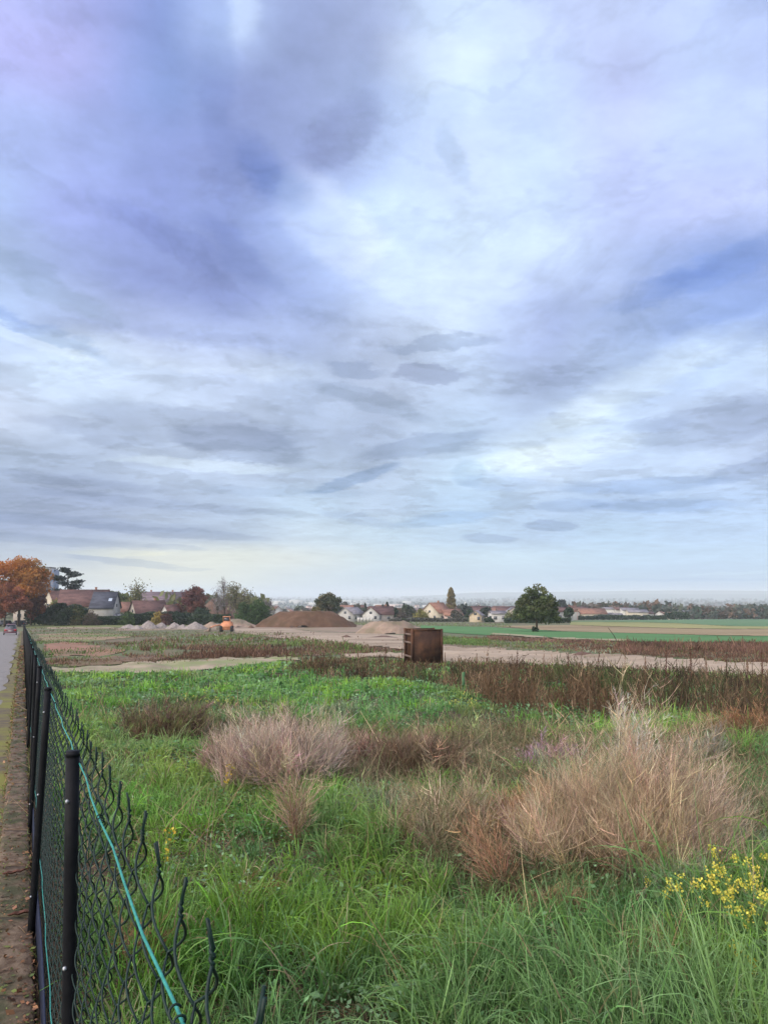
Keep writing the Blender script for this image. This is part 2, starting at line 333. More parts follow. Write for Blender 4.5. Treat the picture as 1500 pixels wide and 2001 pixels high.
M_zinc = mat_noise('zinc', (.25, .26, .27), (.4, .41, .42), 50, .4, metal=.6)
M_glass = mat_noise('window_glass', (.02, .025, .03), (.05, .06, .07), 2, .12, spec=.6)

# ================================================================== terrain
PROF = [(-400, 12.0), (0, 0), (150, -5.07), (200, -6.1), (250, -7.0), (300, -8.1), (450, -12.1), (600, -16.5), (1000, -24), (1500, -29), (3000, -35), (60000, -36)]
PROFL = [(-400, 12.0), (0, 0), (150, -5.07), (200, -6.1), (250, -7.0), (450, -8.0), (650, -14), (1000, -24), (1500, -29), (3000, -35), (60000, -36)]
PX, PZ = zip(*PROF); LX, LZ = zip(*PROFL)
Dv = ray(45, 1215); FX = float(Dv[0] / Dv[1]); SL = float(-Dv[2] / Dv[1]); LAT = .208
def xf(y): return FX * y + LAT
def fence_z(y): return -SL * np.asarray(y, float)
def sstep(a, b, x): t = np.clip((np.asarray(x, float) - a) / (b - a), 0, 1); return t * t * (3 - 2 * t)
def T(x, y):
    x = np.asarray(x, float); y = np.asarray(y, float)
    zc = np.interp(y, PX, PZ); zl = np.interp(y, LX, LZ)
    k = sstep(-.12, -.22, x / np.maximum(y, 50))
    z = zc * (1 - k) + zl * k
    lat = x - xf(y)
    inf = sstep(.15, 1.2, lat) * sstep(75, 34, y) * sstep(-5, 1, y)
    z = z + inf * ((fbm(x * .55, y * .55, 3, 4) - .5) * .5)
    z = z + sstep(1, 6, lat) * sstep(36, 42, y) * sstep(110, 80, y) * (fbm(x * .16, y * .16, 9, 4) - .45) * .5
    return z
def px_x(px, y, py=1200):
    r = ray(px, py); return float(r[0] / r[1] * y)
def ground(px, py):
    """world points on the terrain seen at picture points"""
    r = ray(px, py); r = r / r[..., 1:2]; lo = np.full(r.shape[:-1], 1.0); hi = np.full(r.shape[:-1], 1.0)
    ys = np.geomspace(1.5, 9000, 260); 
    hit = np.full(r.shape[:-1], np.nan); prev = CAMZ + r[..., 2] * ys[0] - T(r[..., 0] * ys[0], ys[0])
    for a, b in zip(ys[:-1], ys[1:]):
        cur = CAMZ + r[..., 2] * b - T(r[..., 0] * b, b)
        m = np.isnan(hit) & (cur <= 0)
        yy = a + (b - a) * prev / (prev - cur + 1e-9); hit = np.where(m, yy, hit); prev = cur
    hit = np.where(np.isnan(hit), 9000, hit)
    x = r[..., 0] * hit; return np.stack([x, hit, T(x, hit)], -1)
azs = np.concatenate([np.linspace(-180, -34, 60)[:-1], np.linspace(-34, 34, 420), np.linspace(34, 180, 60)[1:-1]])
rs = np.concatenate([[0.0], np.geomspace(.8, 60000, 760)])
A_, R_ = np.meshgrid(np.radians(azs), rs)                       # rows r, cols az
GXx = np.sin(A_) * R_; GYy = np.cos(A_) * R_; GZz = T(GXx, GYy)
nr, na = GXx.shape
def grid_faces(mask=None):
    i, j = np.meshgrid(np.arange(nr - 1), np.arange(na), indexing='ij'); j2 = (j + 1) % na
    q = np.stack([i * na + j, i * na + j2, (i + 1) * na + j2, (i + 1) * na + j], -1)
    return q.reshape(-1, 4) if mask is None else q[mask]
M_soil = mat_noise('field_soil', (.030, .038, .015), (.055, .062, .024), 2.2, .95, c3=(.05, .036, .02), scale3=.35)
V = np.stack([GXx, GYy, GZz], -1).reshape(-1, 3)
far = mat_noise('far_land', (.05, .075, .045), (.10, .11, .07), .004, .95, c3=(.09, .075, .05), scale3=.0015, stretch=(1, .35, 1))
g = mesh_obj('ground', V, grid_faces(), M_soil, smooth=True); tag(g, kind='structure'); g.data.materials.append(far)
fi = grid_faces(); rr = rs[np.clip(fi[:, 0] // na, 0, nr - 1)]
g.data.materials.append(mat_noise('rough_ground', (.06, .085, .032), (.10, .11, .05), .9, .95, c3=(.12, .09, .055), scale3=.14))
lat_ = GXx.ravel()[fi[:, 0]] - xf(GYy.ravel()[fi[:, 0]])
g.data.polygons.foreach_set('material_index', np.where(rr > 420, 1, np.where((rr > 37) | (lat_ < 0), 2, 0)).astype(np.int32))
CX = (GXx[:-1] + GXx[1:]) / 2; CY = (GYy[:-1] + GYy[1:]) / 2
def inpoly(px, py, poly):
    c = np.zeros(np.shape(px), bool); n = len(poly)
    for k in range(n):
        x0, y0 = poly[k]; x1, y1 = poly[(k + 1) % n]
        cnd = ((y0 > py) != (y1 > py)) & (px < (x1 - x0) * (py - y0) / (y1 - y0 + 1e-12) + x0); c ^= cnd
    return c
def sheet(name, poly_px, mat, off=.03, rough=.0, label=None, world_poly=None, seed=1):
    """a sheet laid on the terrain inside the outline; edge wobbles with ground noise"""
    P = np.array(world_poly) if world_poly is not None else ground([p[0] for p in poly_px], [p[1] for p in poly_px])[:, :2]
    r = np.hypot(CX, CY); wob = (fbm(CX * .25 * 20 / np.maximum(r, 20), CY * .5 * 20 / np.maximum(r, 20), seed, 3) - .5) * 2 * rough
    wob2 = (fbm(CX * .35 + 40, CY * .35, seed + 5, 3) - .5) * rough
    m = inpoly(CX + wob2, CY + wob * 2.2, P) & (r < 3000)
    f = grid_faces(m)
    u, inv = np.unique(f, return_inverse=True)
    v = V[u].copy(); v[:, 2] += off
    o = mesh_obj(name, v, inv.reshape(-1, 4), mat, smooth=True); tag(o, label, kind='structure'); return o

# road (left of fence), kerb, verge
M_asph = mat_noise('asphalt', (.12, .115, .105), (.19, .18, .165), 5, .85, c3=(.16, .15, .135), scale3=.5, bump=.004)
M_moss = mat_noise('mossy_verge', (.07, .055, .04), (.12, .105, .04), 4.5, .95, c3=(.13, .13, .025), scale3=.9, bump=.01)
M_dirt = mat_noise('litter_soil', (.05, .035, .022), (.11, .075, .045), 8, .95, bump=.01)
ysr = np.geomspace(1.0, 260, 260) - 4
def strip(name, l0, l1, z0, mat, kind='structure', y1=1e9, wob=0.0, crown=0, ys=None):
    yy = ysr if ys is None else ys; yy = yy[yy < y1]; n = 7; v = []
    for y in yy:
        for k in range(n):
            lat = l0 + (l1 - l0) * k / (n - 1)
            if k == 0 and wob: lat += (float(fbm(y * .9, 1.3, 5)) - .5) * wob * (1 + y * .05)
            v.append((FX * y + lat, y, float(fence_z(y)) + z0 + crown * (1 - (2 * k / (n - 1) - 1) ** 2)))
    m = len(yy); i, j = np.meshgrid(np.arange(m - 1), np.arange(n - 1), indexing='ij')
    q = np.stack([i * n + j, i * n + j + 1, (i + 1) * n + j + 1, (i + 1) * n + j], -1).reshape(-1, 4)
    o = mesh_obj(name, v, q, mat, smooth=True); tag(o, kind=kind); return o
strip('road', -7.5, -.09, .02, M_asph)
strip('road_verge', -.42, -.092, .034, M_moss, wob=.3)
strip('fence_line_soil', .14, .75, .035, M_dirt)
# kerb
M_kerb = mat_noise('kerb_concrete', (.06, .038, .022), (.14, .105, .07), 14, .95, c3=(.04, .042, .018), scale3=2.2, bump=.012)
kb = MB(); ky = np.arange(-1.0, 158, 1.0)
for y0 in ky:
    sub = 14 if y0 < 14 else 2; st = np.linspace(y0 + .006, y0 + .994, sub + 1)
    prof = [(-.09, -.05), (-.09, .085), (-.075, .10), (-.03, .10), (.02, .10), (.07, .10), (.135, .10), (.15, .085), (.15, -.05)]
    v = [(FX * y + lx + (.006 * math.sin(y * 31 + 5 * zx) if .0 < zx else 0), y - 0 * lx, float(fence_z(y)) + zx + (.012 * (float(fbm(lx * 22, y * 9, 4)) - .5) if zx > .05 else 0)) for y in st for (lx, zx) in prof]
    n = len(prof); i, j = np.meshgrid(np.arange(sub), np.arange(n - 1), indexing='ij')
    q = np.stack([i * n + j, i * n + j + 1, (i + 1) * n + j + 1, (i + 1) * n + j], -1).reshape(-1, 4)
    kb.add(v, q, [(0, k + 1, k) for k in range(1, n - 1)] + [(sub * n, sub * n + k, sub * n + k + 1) for k in range(1, n - 1)])
tag(kb.build('kerb', M_kerb), kind='structure')

# dirt track, pads, fields
M_track = mat_noise('track_sand', (.24, .19, .13), (.33, .265, .19), .9, .95, c3=(.19, .145, .095), scale3=.12, bump=.02, stretch=(.35, 1, 1))
M_track2 = mat_noise('track_grass_sand', (.20, .165, .105), (.29, .24, .165), .8, .95, c3=(.17, .19, .08), scale3=.3)
M_red = mat_noise('red_soil', (.17, .085, .05), (.24, .13, .085), .7, .95, c3=(.12, .10, .05), scale3=.16)
M_brown = mat_noise('brown_soil', (.10, .065, .04), (.16, .11, .07), .8, .95, c3=(.08, .09, .035), scale3=.2)
M_green = mat_noise('crop_green', (.04, .12, .03), (.06, .155, .04), .25, .9, stretch=(.15, 1, 1))
M_stub = mat_noise('stubble', (.19, .145, .07), (.25, .195, .105), .09, .95, c3=(.15, .11, .055), scale3=.02, stretch=(.12, 1, 1))
M_yel = mat_noise('yellow_field', (.19, .18, .065), (.24, .22, .085), .05, .95, c3=(.15, .175, .055), scale3=.015, stretch=(.12, 1, 1))
M_teal = mat_noise('far_crop', (.06, .13, .055), (.08, .15, .065), .02, .95, stretch=(.2, 1, 1))
M_greengr = mat_noise('rough_grass', (.08, .13, .035), (.13, .18, .06), .8, .95, c3=(.15, .12, .06), scale3=.15)
sheet('main_track', [(455,1229),(560,1229),(640,1236),(720,1238),(786,1242),(786,1258),(862,1262),(950,1266),(1050,1272),(1150,1278),(1300,1287),(1400,1294),(1520,1304),(1640,1314),(1640,1340),(1520,1328),(1400,1320),(1250,1312),(1100,1306),(950,1300),(850,1292),(780,1286),(680,1284),(660,1279),(790,1277),(790,1270),(700,1263),(620,1256),(540,1247),(455,1236)], M_track, .05, .5)
sheet('side_track', [(60,1304),(180,1300),(300,1296),(400,1291),(500,1286),(580,1284),(585,1290),(500,1297),(470,1301),(400,1310),(300,1318),(200,1318),(60,1314)], M_track2, .04, .5, seed=4)
sheet('red_soil_patch', [(70,1262),(100,1257),(150,1259),(190,1266),(225,1270),(225,1279),(150,1285),(90,1285),(66,1275)], M_red, .05, 1.2, seed=7)
sheet('brown_bank', [(66,1287),(120,1286),(250,1285),(380,1281),(500,1276),(640,1280),(640,1284),(500,1284),(300,1293),(180,1298),(70,1300)], M_brown, .03, .6, seed=8)
sheet('reddish_ground', [(60,1240),(120,1238),(260,1240),(245,1247),(180,1254),(70,1256)], mat_noise('reddish_grass', (.17, .13, .07), (.24, .16, .10), .5, .95, c3=(.11,.14,.05), scale3=.12, stretch=(.3,1,1)), .04, 1.2, seed=12)
sheet('pale_path', [(90,1226.5),(215,1226.5),(240,1229),(90,1229)], M_track, .06, .2, seed=9)
sheet('back_meadow', [(52,1214),(240,1214),(420,1216),(430,1226),(90,1226),(52,1227)], mat_noise('back_grass', (.10, .12, .035), (.15, .16, .05), .3, .95), .04, .3, seed=10)
sheet('gravel_yard', [(225,1228),(380,1224),(520,1222),(720,1222),(820,1226),(860,1236),(740,1238),(600,1233),(520,1229),(400,1231),(230,1233)], mat_noise('yard_soil', (.17, .12, .085), (.24, .18, .13), .5, .95, c3=(.15, .13, .07), scale3=.15), .035, .5, seed=11)
sheet('crop_field', [(1040,1231),(1100,1234.5),(1300,1240),(1400,1243),(1560,1244.5),(1560,1258),(1400,1256),(1250,1255),(1150,1251),(1050,1246),(930,1241),(820,1233),(820,1222.5),(960,1226)], M_green, .07, .6, seed=13)
sheet('field_edge_path', [(960,1238),(1020,1241.5),(1120,1249),(1230,1252),(1230,1254),(1100,1251.5),(1000,1243.5),(955,1241)], M_track2, .12, .1, seed=14)
sheet('stubble_field', [(970,1223.5),(1110,1222),(1300,1228),(1420,1230),(1600,1229),(1600,1244),(1400,1242),(1300,1239.5),(1100,1234),(1040,1230.5)], M_stub, .07, .5, seed=15)
sheet('yellow_field', [(1112,1215.5),(1250,1216.5),(1330,1219),(1420,1224),(1600,1226),(1600,1229),(1420,1229.5),(1300,1227.5),(1112,1221.5)], M_yel, .09, .4, seed=16)
sheet('far_crop_field', [(1112,1213.6),(1280,1211.5),(1350,1210.6),(1700,1210.2),(1700,1226),(1420,1223.8),(1330,1218.8),(1250,1216),(1112,1215.2)], M_teal, .11, .3, seed=17)

# hills beyond the plain
M_hill = mat_noise('hill_wood', (.05, .07, .05), (.08, .10, .07), .0008, .95)
hb = MB()
for (yd, hmax, sd_, x0, x1) in ((8600, 62, 5, 200, 9500), (7400, 34, 8, 1200, 9500)):
    n = 160; xs = np.linspace(x0, x1, n)
    env = sstep(x0, x0 + 1200, xs)
    hh = -36 + 26 + hmax * .9 * env * (.45 + .9 * fbm(xs * .0006, 0 * xs, sd_, 4)); rows = []
    for k, (dy, s) in enumerate(((-900, 0), (-500, .45), (-200, .85), (0, 1), (300, .8), (900, 0))):
        rows.append(np.stack([xs, yd + dy + 0 * xs, -38 + (hh + 38) * s], -1))
    v = np.concatenate(rows); i, j = np.meshgrid(np.arange(5), np.arange(n - 1), indexing='ij')
    hb.add(v, np.stack([i * n + j, i * n + j + 1, (i + 1) * n + j + 1, (i + 1) * n + j], -1).reshape(-1, 4))
tag(hb.build('hills', M_hill, smooth=True), kind='structure')

# ================================================================== fence
GR_POST = 'black posts carrying the green mesh fence'
fence = empty('chain_link_fence', (xf(3.0), 3.0, float(fence_z(3.0)))); fo = np.array(fence.location)
tag(fence, 'green chain link fence on black posts beside the road kerb', 'fence')
PITCHW = .077; LEV = .07
def fence_pt(x_idx, h, out=0.0, y0=.25):
    """x_idx: distance along depth; out: sideways off the mesh plane"""
    y = x_idx; return np.stack([FX * y + LAT + out, y, fence_z(y) + h], -1) - fo
wm = MB()
nl = 20; base_h = .128
y_near = .086; ncol = int((26 - y_near) / PITCHW)
for c in range(ncol):
    near = c < 70; mid = c < 160
    sub = 7 if near else (3 if mid else 1); sd4 = 5 if near else 3
    tt = np.linspace(0, nl, nl * sub + 1); k = np.floor(tt).astype(int); fr = tt - k
    a = (c + k) & 1; b = (c + k + 1) & 1
    s = .8 * fr + .2 * fr ** .7; going = np.where(b > a, -1.0, 1.0)
    xi = (c + a * (1 - s) + b * s)
    sag = .006 * math.sin(c * .9) 
    wob = .0022 * np.sin(tt * 1.3 + c * .35) + .004 * math.sin(c * .21)
    ph = np.sin(fr * math.pi)
    out = wob + .014 * ph * going + .006
    h = base_h + tt * LEV + sag + .012 * math.sin(c * .13)
    P = fence_pt(y_near + xi * PITCHW, h, out)
    wm.tube(P, .0021 if near else .0028 if mid else .004, sd4, cap=False)
    # twisted top and the two barbs
    top_c = c + ((c + nl) & 1); top_h = h[-1]; sgn = 1 if (top_c == c) else -1
    if c < 200:
        th = np.linspace(0, 4 * math.pi, 15 if near else 3); yy = y_near + top_c * PITCHW
        lean = .012 * math.sin(top_c * 1.7)
        q = np.stack([np.linspace(0, .018, len(th)), .0016 * np.cos(th) * sgn, .0016 * np.sin(th) * sgn], -1)
        pts = [fence_pt(np.array(yy + r_[1]), top_h + r_[0], out[-1] + r_[2]) for r_ in q]
        pts.append(fence_pt(np.array(yy + .009 * sgn), top_h + .046 + .006 * math.sin(c * 3.1), out[-1] + lean * .5 + .003 * sgn))
        wm.tube(np.array(pts), .0024 if near else .003, 4)
wm.build('wire_mesh', M_wire, fence)
# far run of the same mesh, seen almost edge on
fm = MB()
yy = np.arange(26, 152, .35)
for lvl in np.arange(0, nl + 1, 2):
    pass
for k_, y in enumerate(yy[:-1]):
    for lv in range(0, 10):
        h0 = base_h + lv * .14; s_ = .16 * (1 if (k_ + lv) % 2 else -1)
        fm.tube([fence_pt(np.array(y + .175 - s_), h0, 0), fence_pt(np.array(y + .175 + s_), h0 + .14, .0)], .006, 3, cap=False)
fm.build('wire_mesh', M_wire, fence)
posts_y = [2.45, 4.78, 7.11, 9.44, 11.8, 14.2, 16.6, 19.0, 21.4] + list(np.arange(23.8, 150, 2.4))
for k, y in enumerate(posts_y):
    pb = MB(); lean = (-.028, .012, .0, .02, -.01)[k % 5] if k < 30 else 0; ht = 1.50
    b0 = np.array([FX * y + LAT - .034, y, float(fence_z(y))]) - fo
    if k < 6:
        pb.tube([b0 + [(.042, -.038, -.02, .02, 0, 0)[k] * (1 - h / ht), 0, h] for h in np.linspace(-.1, ht, 6)], .0205, 16)
        pb.tube([b0 + [0, 0, ht - .01], b0 + [0, 0, ht + .006]], [.0225, .019], 16)
    else: pb.tube([b0 + [0, 0, -.05], b0 + [0, 0, ht]], .021, 6)
    po = pb.build('post', M_black, fence, smooth=False)
    if k < 3:
        for hb_ in (1.36, .88, .3):
            bb = MB(); c0 = b0 + [-.006 + (.042, -.038, -.02)[k] * (1 - hb_ / ht), -.019, hb_]; bb.tube([c0, c0 + [-.002, -.006, 0]], [.007, .005], 8); bb.tube([c0 + [0, -.006, 0], c0 + [0, -.010, 0]], .0035, 6)
            bb.build('bolt', M_zinc, po)
def wire(h, y0, y1, r, sagamp, off=0.0):
    w = MB(); pts = []
    ed = [y0] + [p for p in posts_y if y0 < p < y1] + [y1]
    for a, b in zip(ed[:-1], ed[1:]):
        m = 10 if a < 15 else 2
        for t in np.linspace(0, 1, m, endpoint=False):
            y = a + (b - a) * t; pts.append(fence_pt(np.array(y), h - sagamp * 4 * t * (1 - t), off + .004 * math.sin(y * 9)))
    pts.append(fence_pt(np.array(y1), h, off)); w.tube(np.array(pts), [r * (1 if p[1] + fo[1] < 15 else 1.8) for p in pts], 7)
    return w.build('tension_wire', M_turq, fence)
wire(1.468, .3, 140, .0023, .010, -.012); wire(.34, .5, 60, .0023, .03, -.012)
# wire wrapped around tension wire
for y0 in (.88, 1.75, 4.2):
    tw = MB()
    th = np.linspace(0, 2 * math.pi * 2.2, 26)
    tw.tube(np.array([fence_pt(np.array(y0 + .004 * t_), 1.463 + .008 * math.cos(t_), -.014 + .008 * math.sin(t_)) for t_ in th]), .0016, 5); tw.build('tie_wire', M_wire, fence)


# dark blue strip lying at the foot of the fence
M_blue = mat_noise('navy_plastic', (.004, .007, .02), (.008, .013, .035), 12, .6, spec=.15)
sb = MB(); ys_ = np.linspace(3.1, 8.3, 24)
v = []; 
for y in ys_:
    lt = .178 + .006 * math.sin(y * 2); wv = .018 * math.sin(y * 1.7); zz = float(fence_z(y))
    for (dx, dz) in ((-.012, .05), (-.012, .27 + wv), (-.004, .275 + wv), (-.004, .05)): v.append((FX * y + lt + dx, y, zz + dz))
n = len(ys_); i, j = np.meshgrid(np.arange(n - 1), np.arange(4), indexing='ij'); j2 = (j + 1) % 4
sb.add(v, np.stack([i * 4 + j, i * 4 + j2, (i + 1) * 4 + j2, (i + 1) * 4 + j], -1).reshape(-1, 4), [(0, 1, 2), (0, 2, 3), (n * 4 - 4, n * 4 - 2, n * 4 - 3), (n * 4 - 4, n * 4 - 1, n * 4 - 2)])
tag(sb.build('plastic_edging', M_blue), 'dark blue plastic edging strip standing between kerb and fence', 'edging strip')

# broken leaves / bark on kerb
M_dead = mat_noise('dead_leaf', (.05, .022, .015), (.16, .07, .045), 20, .9)
for k, (px, py, lab) in enumerate(((28, 1708, 'dark curled dead leaf across the kerb, the farther one'), (42, 1788, 'dark curled dead leaf on the kerb, the nearer one'))):
    r = ray(px, py); y = (CAMZ - .11) / (-(r[2] / r[1]) - SL) ; x = r[0] / r[1] * y
    v = []; nn = 9
    for a in np.linspace(-1, 1, nn):
        wd = .018 * (1 - a * a) + .003
        for b in (-1, 0, 1): v.append((a * .075, b * wd + a * .02, .012 + .016 * abs(b) * (1 - a * a * .5) + .01 * a * a + .004 * math.sin(a * 9)))
    i, j = np.meshgrid(np.arange(nn - 1), np.arange(2), indexing='ij')
    o = mesh_obj('dead_leaf', v, np.stack([i * 3 + j, i * 3 + j + 1, (i + 1) * 3 + j + 1, (i + 1) * 3 + j], -1).reshape(-1, 4), M_dead, loc=(float(x), float(y), float(fence_z(y)) + .102), rotz=.35)
    sm = o.modifiers.new('t', 'SOLIDIFY'); sm.thickness = .002; tag(o, lab, 'leaf')

# litter and moss on the kerb and along the foot of the fence
kl_ = MB(); n = 5200; y = 1.5 * (60 / 1.5) ** rng.random(n); lt = np.where(rng.random(n) < .45, rng.uniform(-.09, .15, n), np.where(rng.random(n) < .6, rng.normal(.165, .03, n), rng.normal(-.10, .03, n)))
top = np.where((lt > -.09) & (lt < .15), .104, .045); P = np.stack([FX * y + lt, y, fence_z(y) + top + .004], -1)
cl = np.where((rng.random(n) < .3)[:, None], vary((.10, .13, .035), n, .3), vary((.13, .07, .035), n, .5)); leaves(kl_, P, np.maximum(.012, .0016 * y) * np.exp(rng.normal(0, .4, n)), cl, .75, 1.6)
n = 1500; y = 1.8 * (30 / 1.8) ** rng.random(n); lt = np.where(rng.random(n) < .7, rng.normal(.175, .02, n), rng.normal(-.095, .015, n)); a = rng.random(n) * 6.28
kl_dir = unit(np.stack([np.cos(a) * .5, np.sin(a) * .5, np.ones(n)], -1)); strands(kl_, np.stack([FX * y + lt, y, fence_z(y) + .03], -1), kl_dir, unit(kl_dir + [0, 0, -.6] + rdir(n) * .5), .05 + .12 * rng.random(n), np.maximum(.003, .0009 * y), np.where((rng.random(n) < .4)[:, None], vary((.10, .15, .03), n), vary((.22, .15, .08), n, .3)), 3, 1, .2)
tag(kl_.build('leaf_litter', M_leaf), 'brown leaf litter, moss and straws on the kerb and at the fence foot', 'litter', kind='stuff')
# ================================================================== near vegetation
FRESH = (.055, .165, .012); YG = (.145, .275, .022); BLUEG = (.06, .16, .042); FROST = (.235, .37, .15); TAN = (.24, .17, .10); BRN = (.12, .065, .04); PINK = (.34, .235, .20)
# where dry shrubs stand in the grass: (px, base row, half-width m, radial weight)
def G(px, py): return ground([px], [py])[0]
def sample_field(n, y0, y1, p, xl=None):
    """ground samples in the viewing wedge right of the fence, density ~ y^-p"""
    e = 2 - p
    u = rng.random(n); y = (y0 ** e + u * (y1 ** e - y0 ** e)) ** (1 / e)
    a = xf(y) + .06 + .03 * y / 6; b = .53 * y + .35
    x = a + rng.random(n) * (b - a); return x, y
def to_px(x, y, z):
    cp, sp = math.cos(PITCH), math.sin(PITCH); dz = z - CAMZ
    f = y * cp + dz * sp; u = -y * sp + dz * cp
    return 750 + F * x / f, 1000.5 - F * u / f
def weedmask(x, y):
    """1 where the long band of dead brown weeds grows (far edge of the meadow)"""
    px, py = to_px(x, y, T(x, y))
    low = np.interp(px, [560, 640, 760, 880, 960, 1100, 1300, 1400, 1550], [1322, 1336, 1340, 1350, 1392, 1412, 1408, 1425, 1455])
    up = np.interp(px, [560, 640, 760, 880, 1000, 1200, 1500], [1298, 1290, 1292, 1302, 1311, 1321, 1340])
    return sstep(-8, 8, (low - py) + (fbm(x * .5, y * .35, 31) - .5) * 60) * sstep(-8, 6, py - up) * sstep(545, 600, px)
def trackmask(x, y):
    px, py = to_px(x, y, T(x, y))
    line = np.interp(px, [60, 300, 400, 470, 560, 700, 850, 950, 1100, 1250, 1400, 1520], [1316, 1320, 1312, 1304, 1294, 1288, 1294, 1302, 1308, 1314, 1322, 1330])
    return py > line
DM = [(430,1415),(640,1420),(900,1385),(1180,1430),(1450,1440),(1520,1500),(1520,1690),(1330,1730),(1180,1790),(1000,1790),(800,1720),(740,1590),(640,1520),(430,1530)]
def drymask(x, y):
    px, py = to_px(x, y, T(x, y)); j = (fbm(x * 1.3, y * 1.1, 33) - .5) * 130; k = (fbm(x * 1.1 + 9, y * 1.3, 35) - .5) * 110
    m = inpoly(px + j, py + k, DM).astype(float) * (.35 + .65 * (fbm(x * 1.1, y * .9, 37) > .44))
    return np.maximum(m, .8 * inpoly(px + j * .6, py + k * .4, [(230,1385),(330,1360),(450,1390),(460,1440),(330,1452),(230,1440)]))
def grass_color(x, y, n):
    a = fbm(x * .7, y * .5, 11); b = fbm(x * 1.7 + 9, y * 1.2, 21); c = fbm(x * .35 + 3, y * .3, 41)
    col = blend(FRESH, YG, sstep(.35, .65, a)); 
    col = blend(col, BLUEG, sstep(.45, .62, b) * .85)
    col = blend(col, (.15, .15, .045), sstep(.52, .66, c) * sstep(5, 9, y) * .45)
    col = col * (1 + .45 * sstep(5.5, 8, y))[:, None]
    dm = drymask(x, y); col = blend(col, (.085, .10, .038), dm * .75)
    return col
gb = MB()
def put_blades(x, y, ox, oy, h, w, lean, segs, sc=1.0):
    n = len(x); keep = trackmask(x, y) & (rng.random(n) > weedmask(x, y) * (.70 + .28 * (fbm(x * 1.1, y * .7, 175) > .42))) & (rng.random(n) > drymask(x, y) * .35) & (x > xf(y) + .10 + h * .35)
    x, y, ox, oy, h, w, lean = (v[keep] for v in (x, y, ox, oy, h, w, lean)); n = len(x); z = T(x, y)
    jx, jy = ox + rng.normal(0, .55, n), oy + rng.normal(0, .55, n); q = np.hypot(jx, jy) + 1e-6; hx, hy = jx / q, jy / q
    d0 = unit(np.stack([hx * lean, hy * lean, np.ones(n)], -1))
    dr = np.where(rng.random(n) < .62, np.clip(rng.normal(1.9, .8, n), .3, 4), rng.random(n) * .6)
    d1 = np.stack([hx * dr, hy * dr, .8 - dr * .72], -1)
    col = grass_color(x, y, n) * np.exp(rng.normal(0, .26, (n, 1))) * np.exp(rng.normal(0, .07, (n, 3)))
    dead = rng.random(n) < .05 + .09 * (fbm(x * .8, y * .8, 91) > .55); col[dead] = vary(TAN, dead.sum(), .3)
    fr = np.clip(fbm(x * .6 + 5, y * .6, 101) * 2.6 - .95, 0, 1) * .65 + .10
    strands(gb, np.stack([x, y, z - .01], -1), d0, d1, h * (1 - .25 * drymask(x, y)), w, col * (.62 + .20 * sstep(5, 8, y))[:, None], segs, 2.6, .15, blend(col * 1.12, FROST, fr))  # root colour darkened to imitate shade in the gaps; frost pales the tips
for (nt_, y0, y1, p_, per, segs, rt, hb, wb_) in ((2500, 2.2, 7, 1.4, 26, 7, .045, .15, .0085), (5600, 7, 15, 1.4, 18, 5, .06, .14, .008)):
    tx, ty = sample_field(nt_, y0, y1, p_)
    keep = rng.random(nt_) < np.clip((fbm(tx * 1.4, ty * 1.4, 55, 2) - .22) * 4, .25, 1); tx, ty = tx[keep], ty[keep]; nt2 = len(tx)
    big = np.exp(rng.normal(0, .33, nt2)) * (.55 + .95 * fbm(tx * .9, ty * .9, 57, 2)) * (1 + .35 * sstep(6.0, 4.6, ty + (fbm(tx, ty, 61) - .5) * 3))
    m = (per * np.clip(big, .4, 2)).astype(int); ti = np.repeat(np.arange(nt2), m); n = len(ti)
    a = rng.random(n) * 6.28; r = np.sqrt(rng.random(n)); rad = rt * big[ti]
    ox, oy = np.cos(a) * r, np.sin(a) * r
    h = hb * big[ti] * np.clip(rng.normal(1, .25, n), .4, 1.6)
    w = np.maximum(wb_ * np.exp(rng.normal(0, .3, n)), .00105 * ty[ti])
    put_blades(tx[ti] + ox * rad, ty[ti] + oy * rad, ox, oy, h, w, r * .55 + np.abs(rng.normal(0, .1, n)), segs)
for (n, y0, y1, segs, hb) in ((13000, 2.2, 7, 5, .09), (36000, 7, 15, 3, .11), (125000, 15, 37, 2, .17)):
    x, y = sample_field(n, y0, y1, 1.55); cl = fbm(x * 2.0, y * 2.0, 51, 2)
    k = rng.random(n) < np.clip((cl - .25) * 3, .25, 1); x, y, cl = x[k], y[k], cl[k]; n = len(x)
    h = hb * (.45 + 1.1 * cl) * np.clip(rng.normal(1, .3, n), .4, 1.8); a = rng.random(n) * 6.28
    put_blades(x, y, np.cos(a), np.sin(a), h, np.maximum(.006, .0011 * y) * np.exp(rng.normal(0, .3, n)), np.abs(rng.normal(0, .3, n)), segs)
tag(gb.build('grass', M_grass), 'wet green meadow grass with drooping frosted blades', 'grass', kind='stuff')
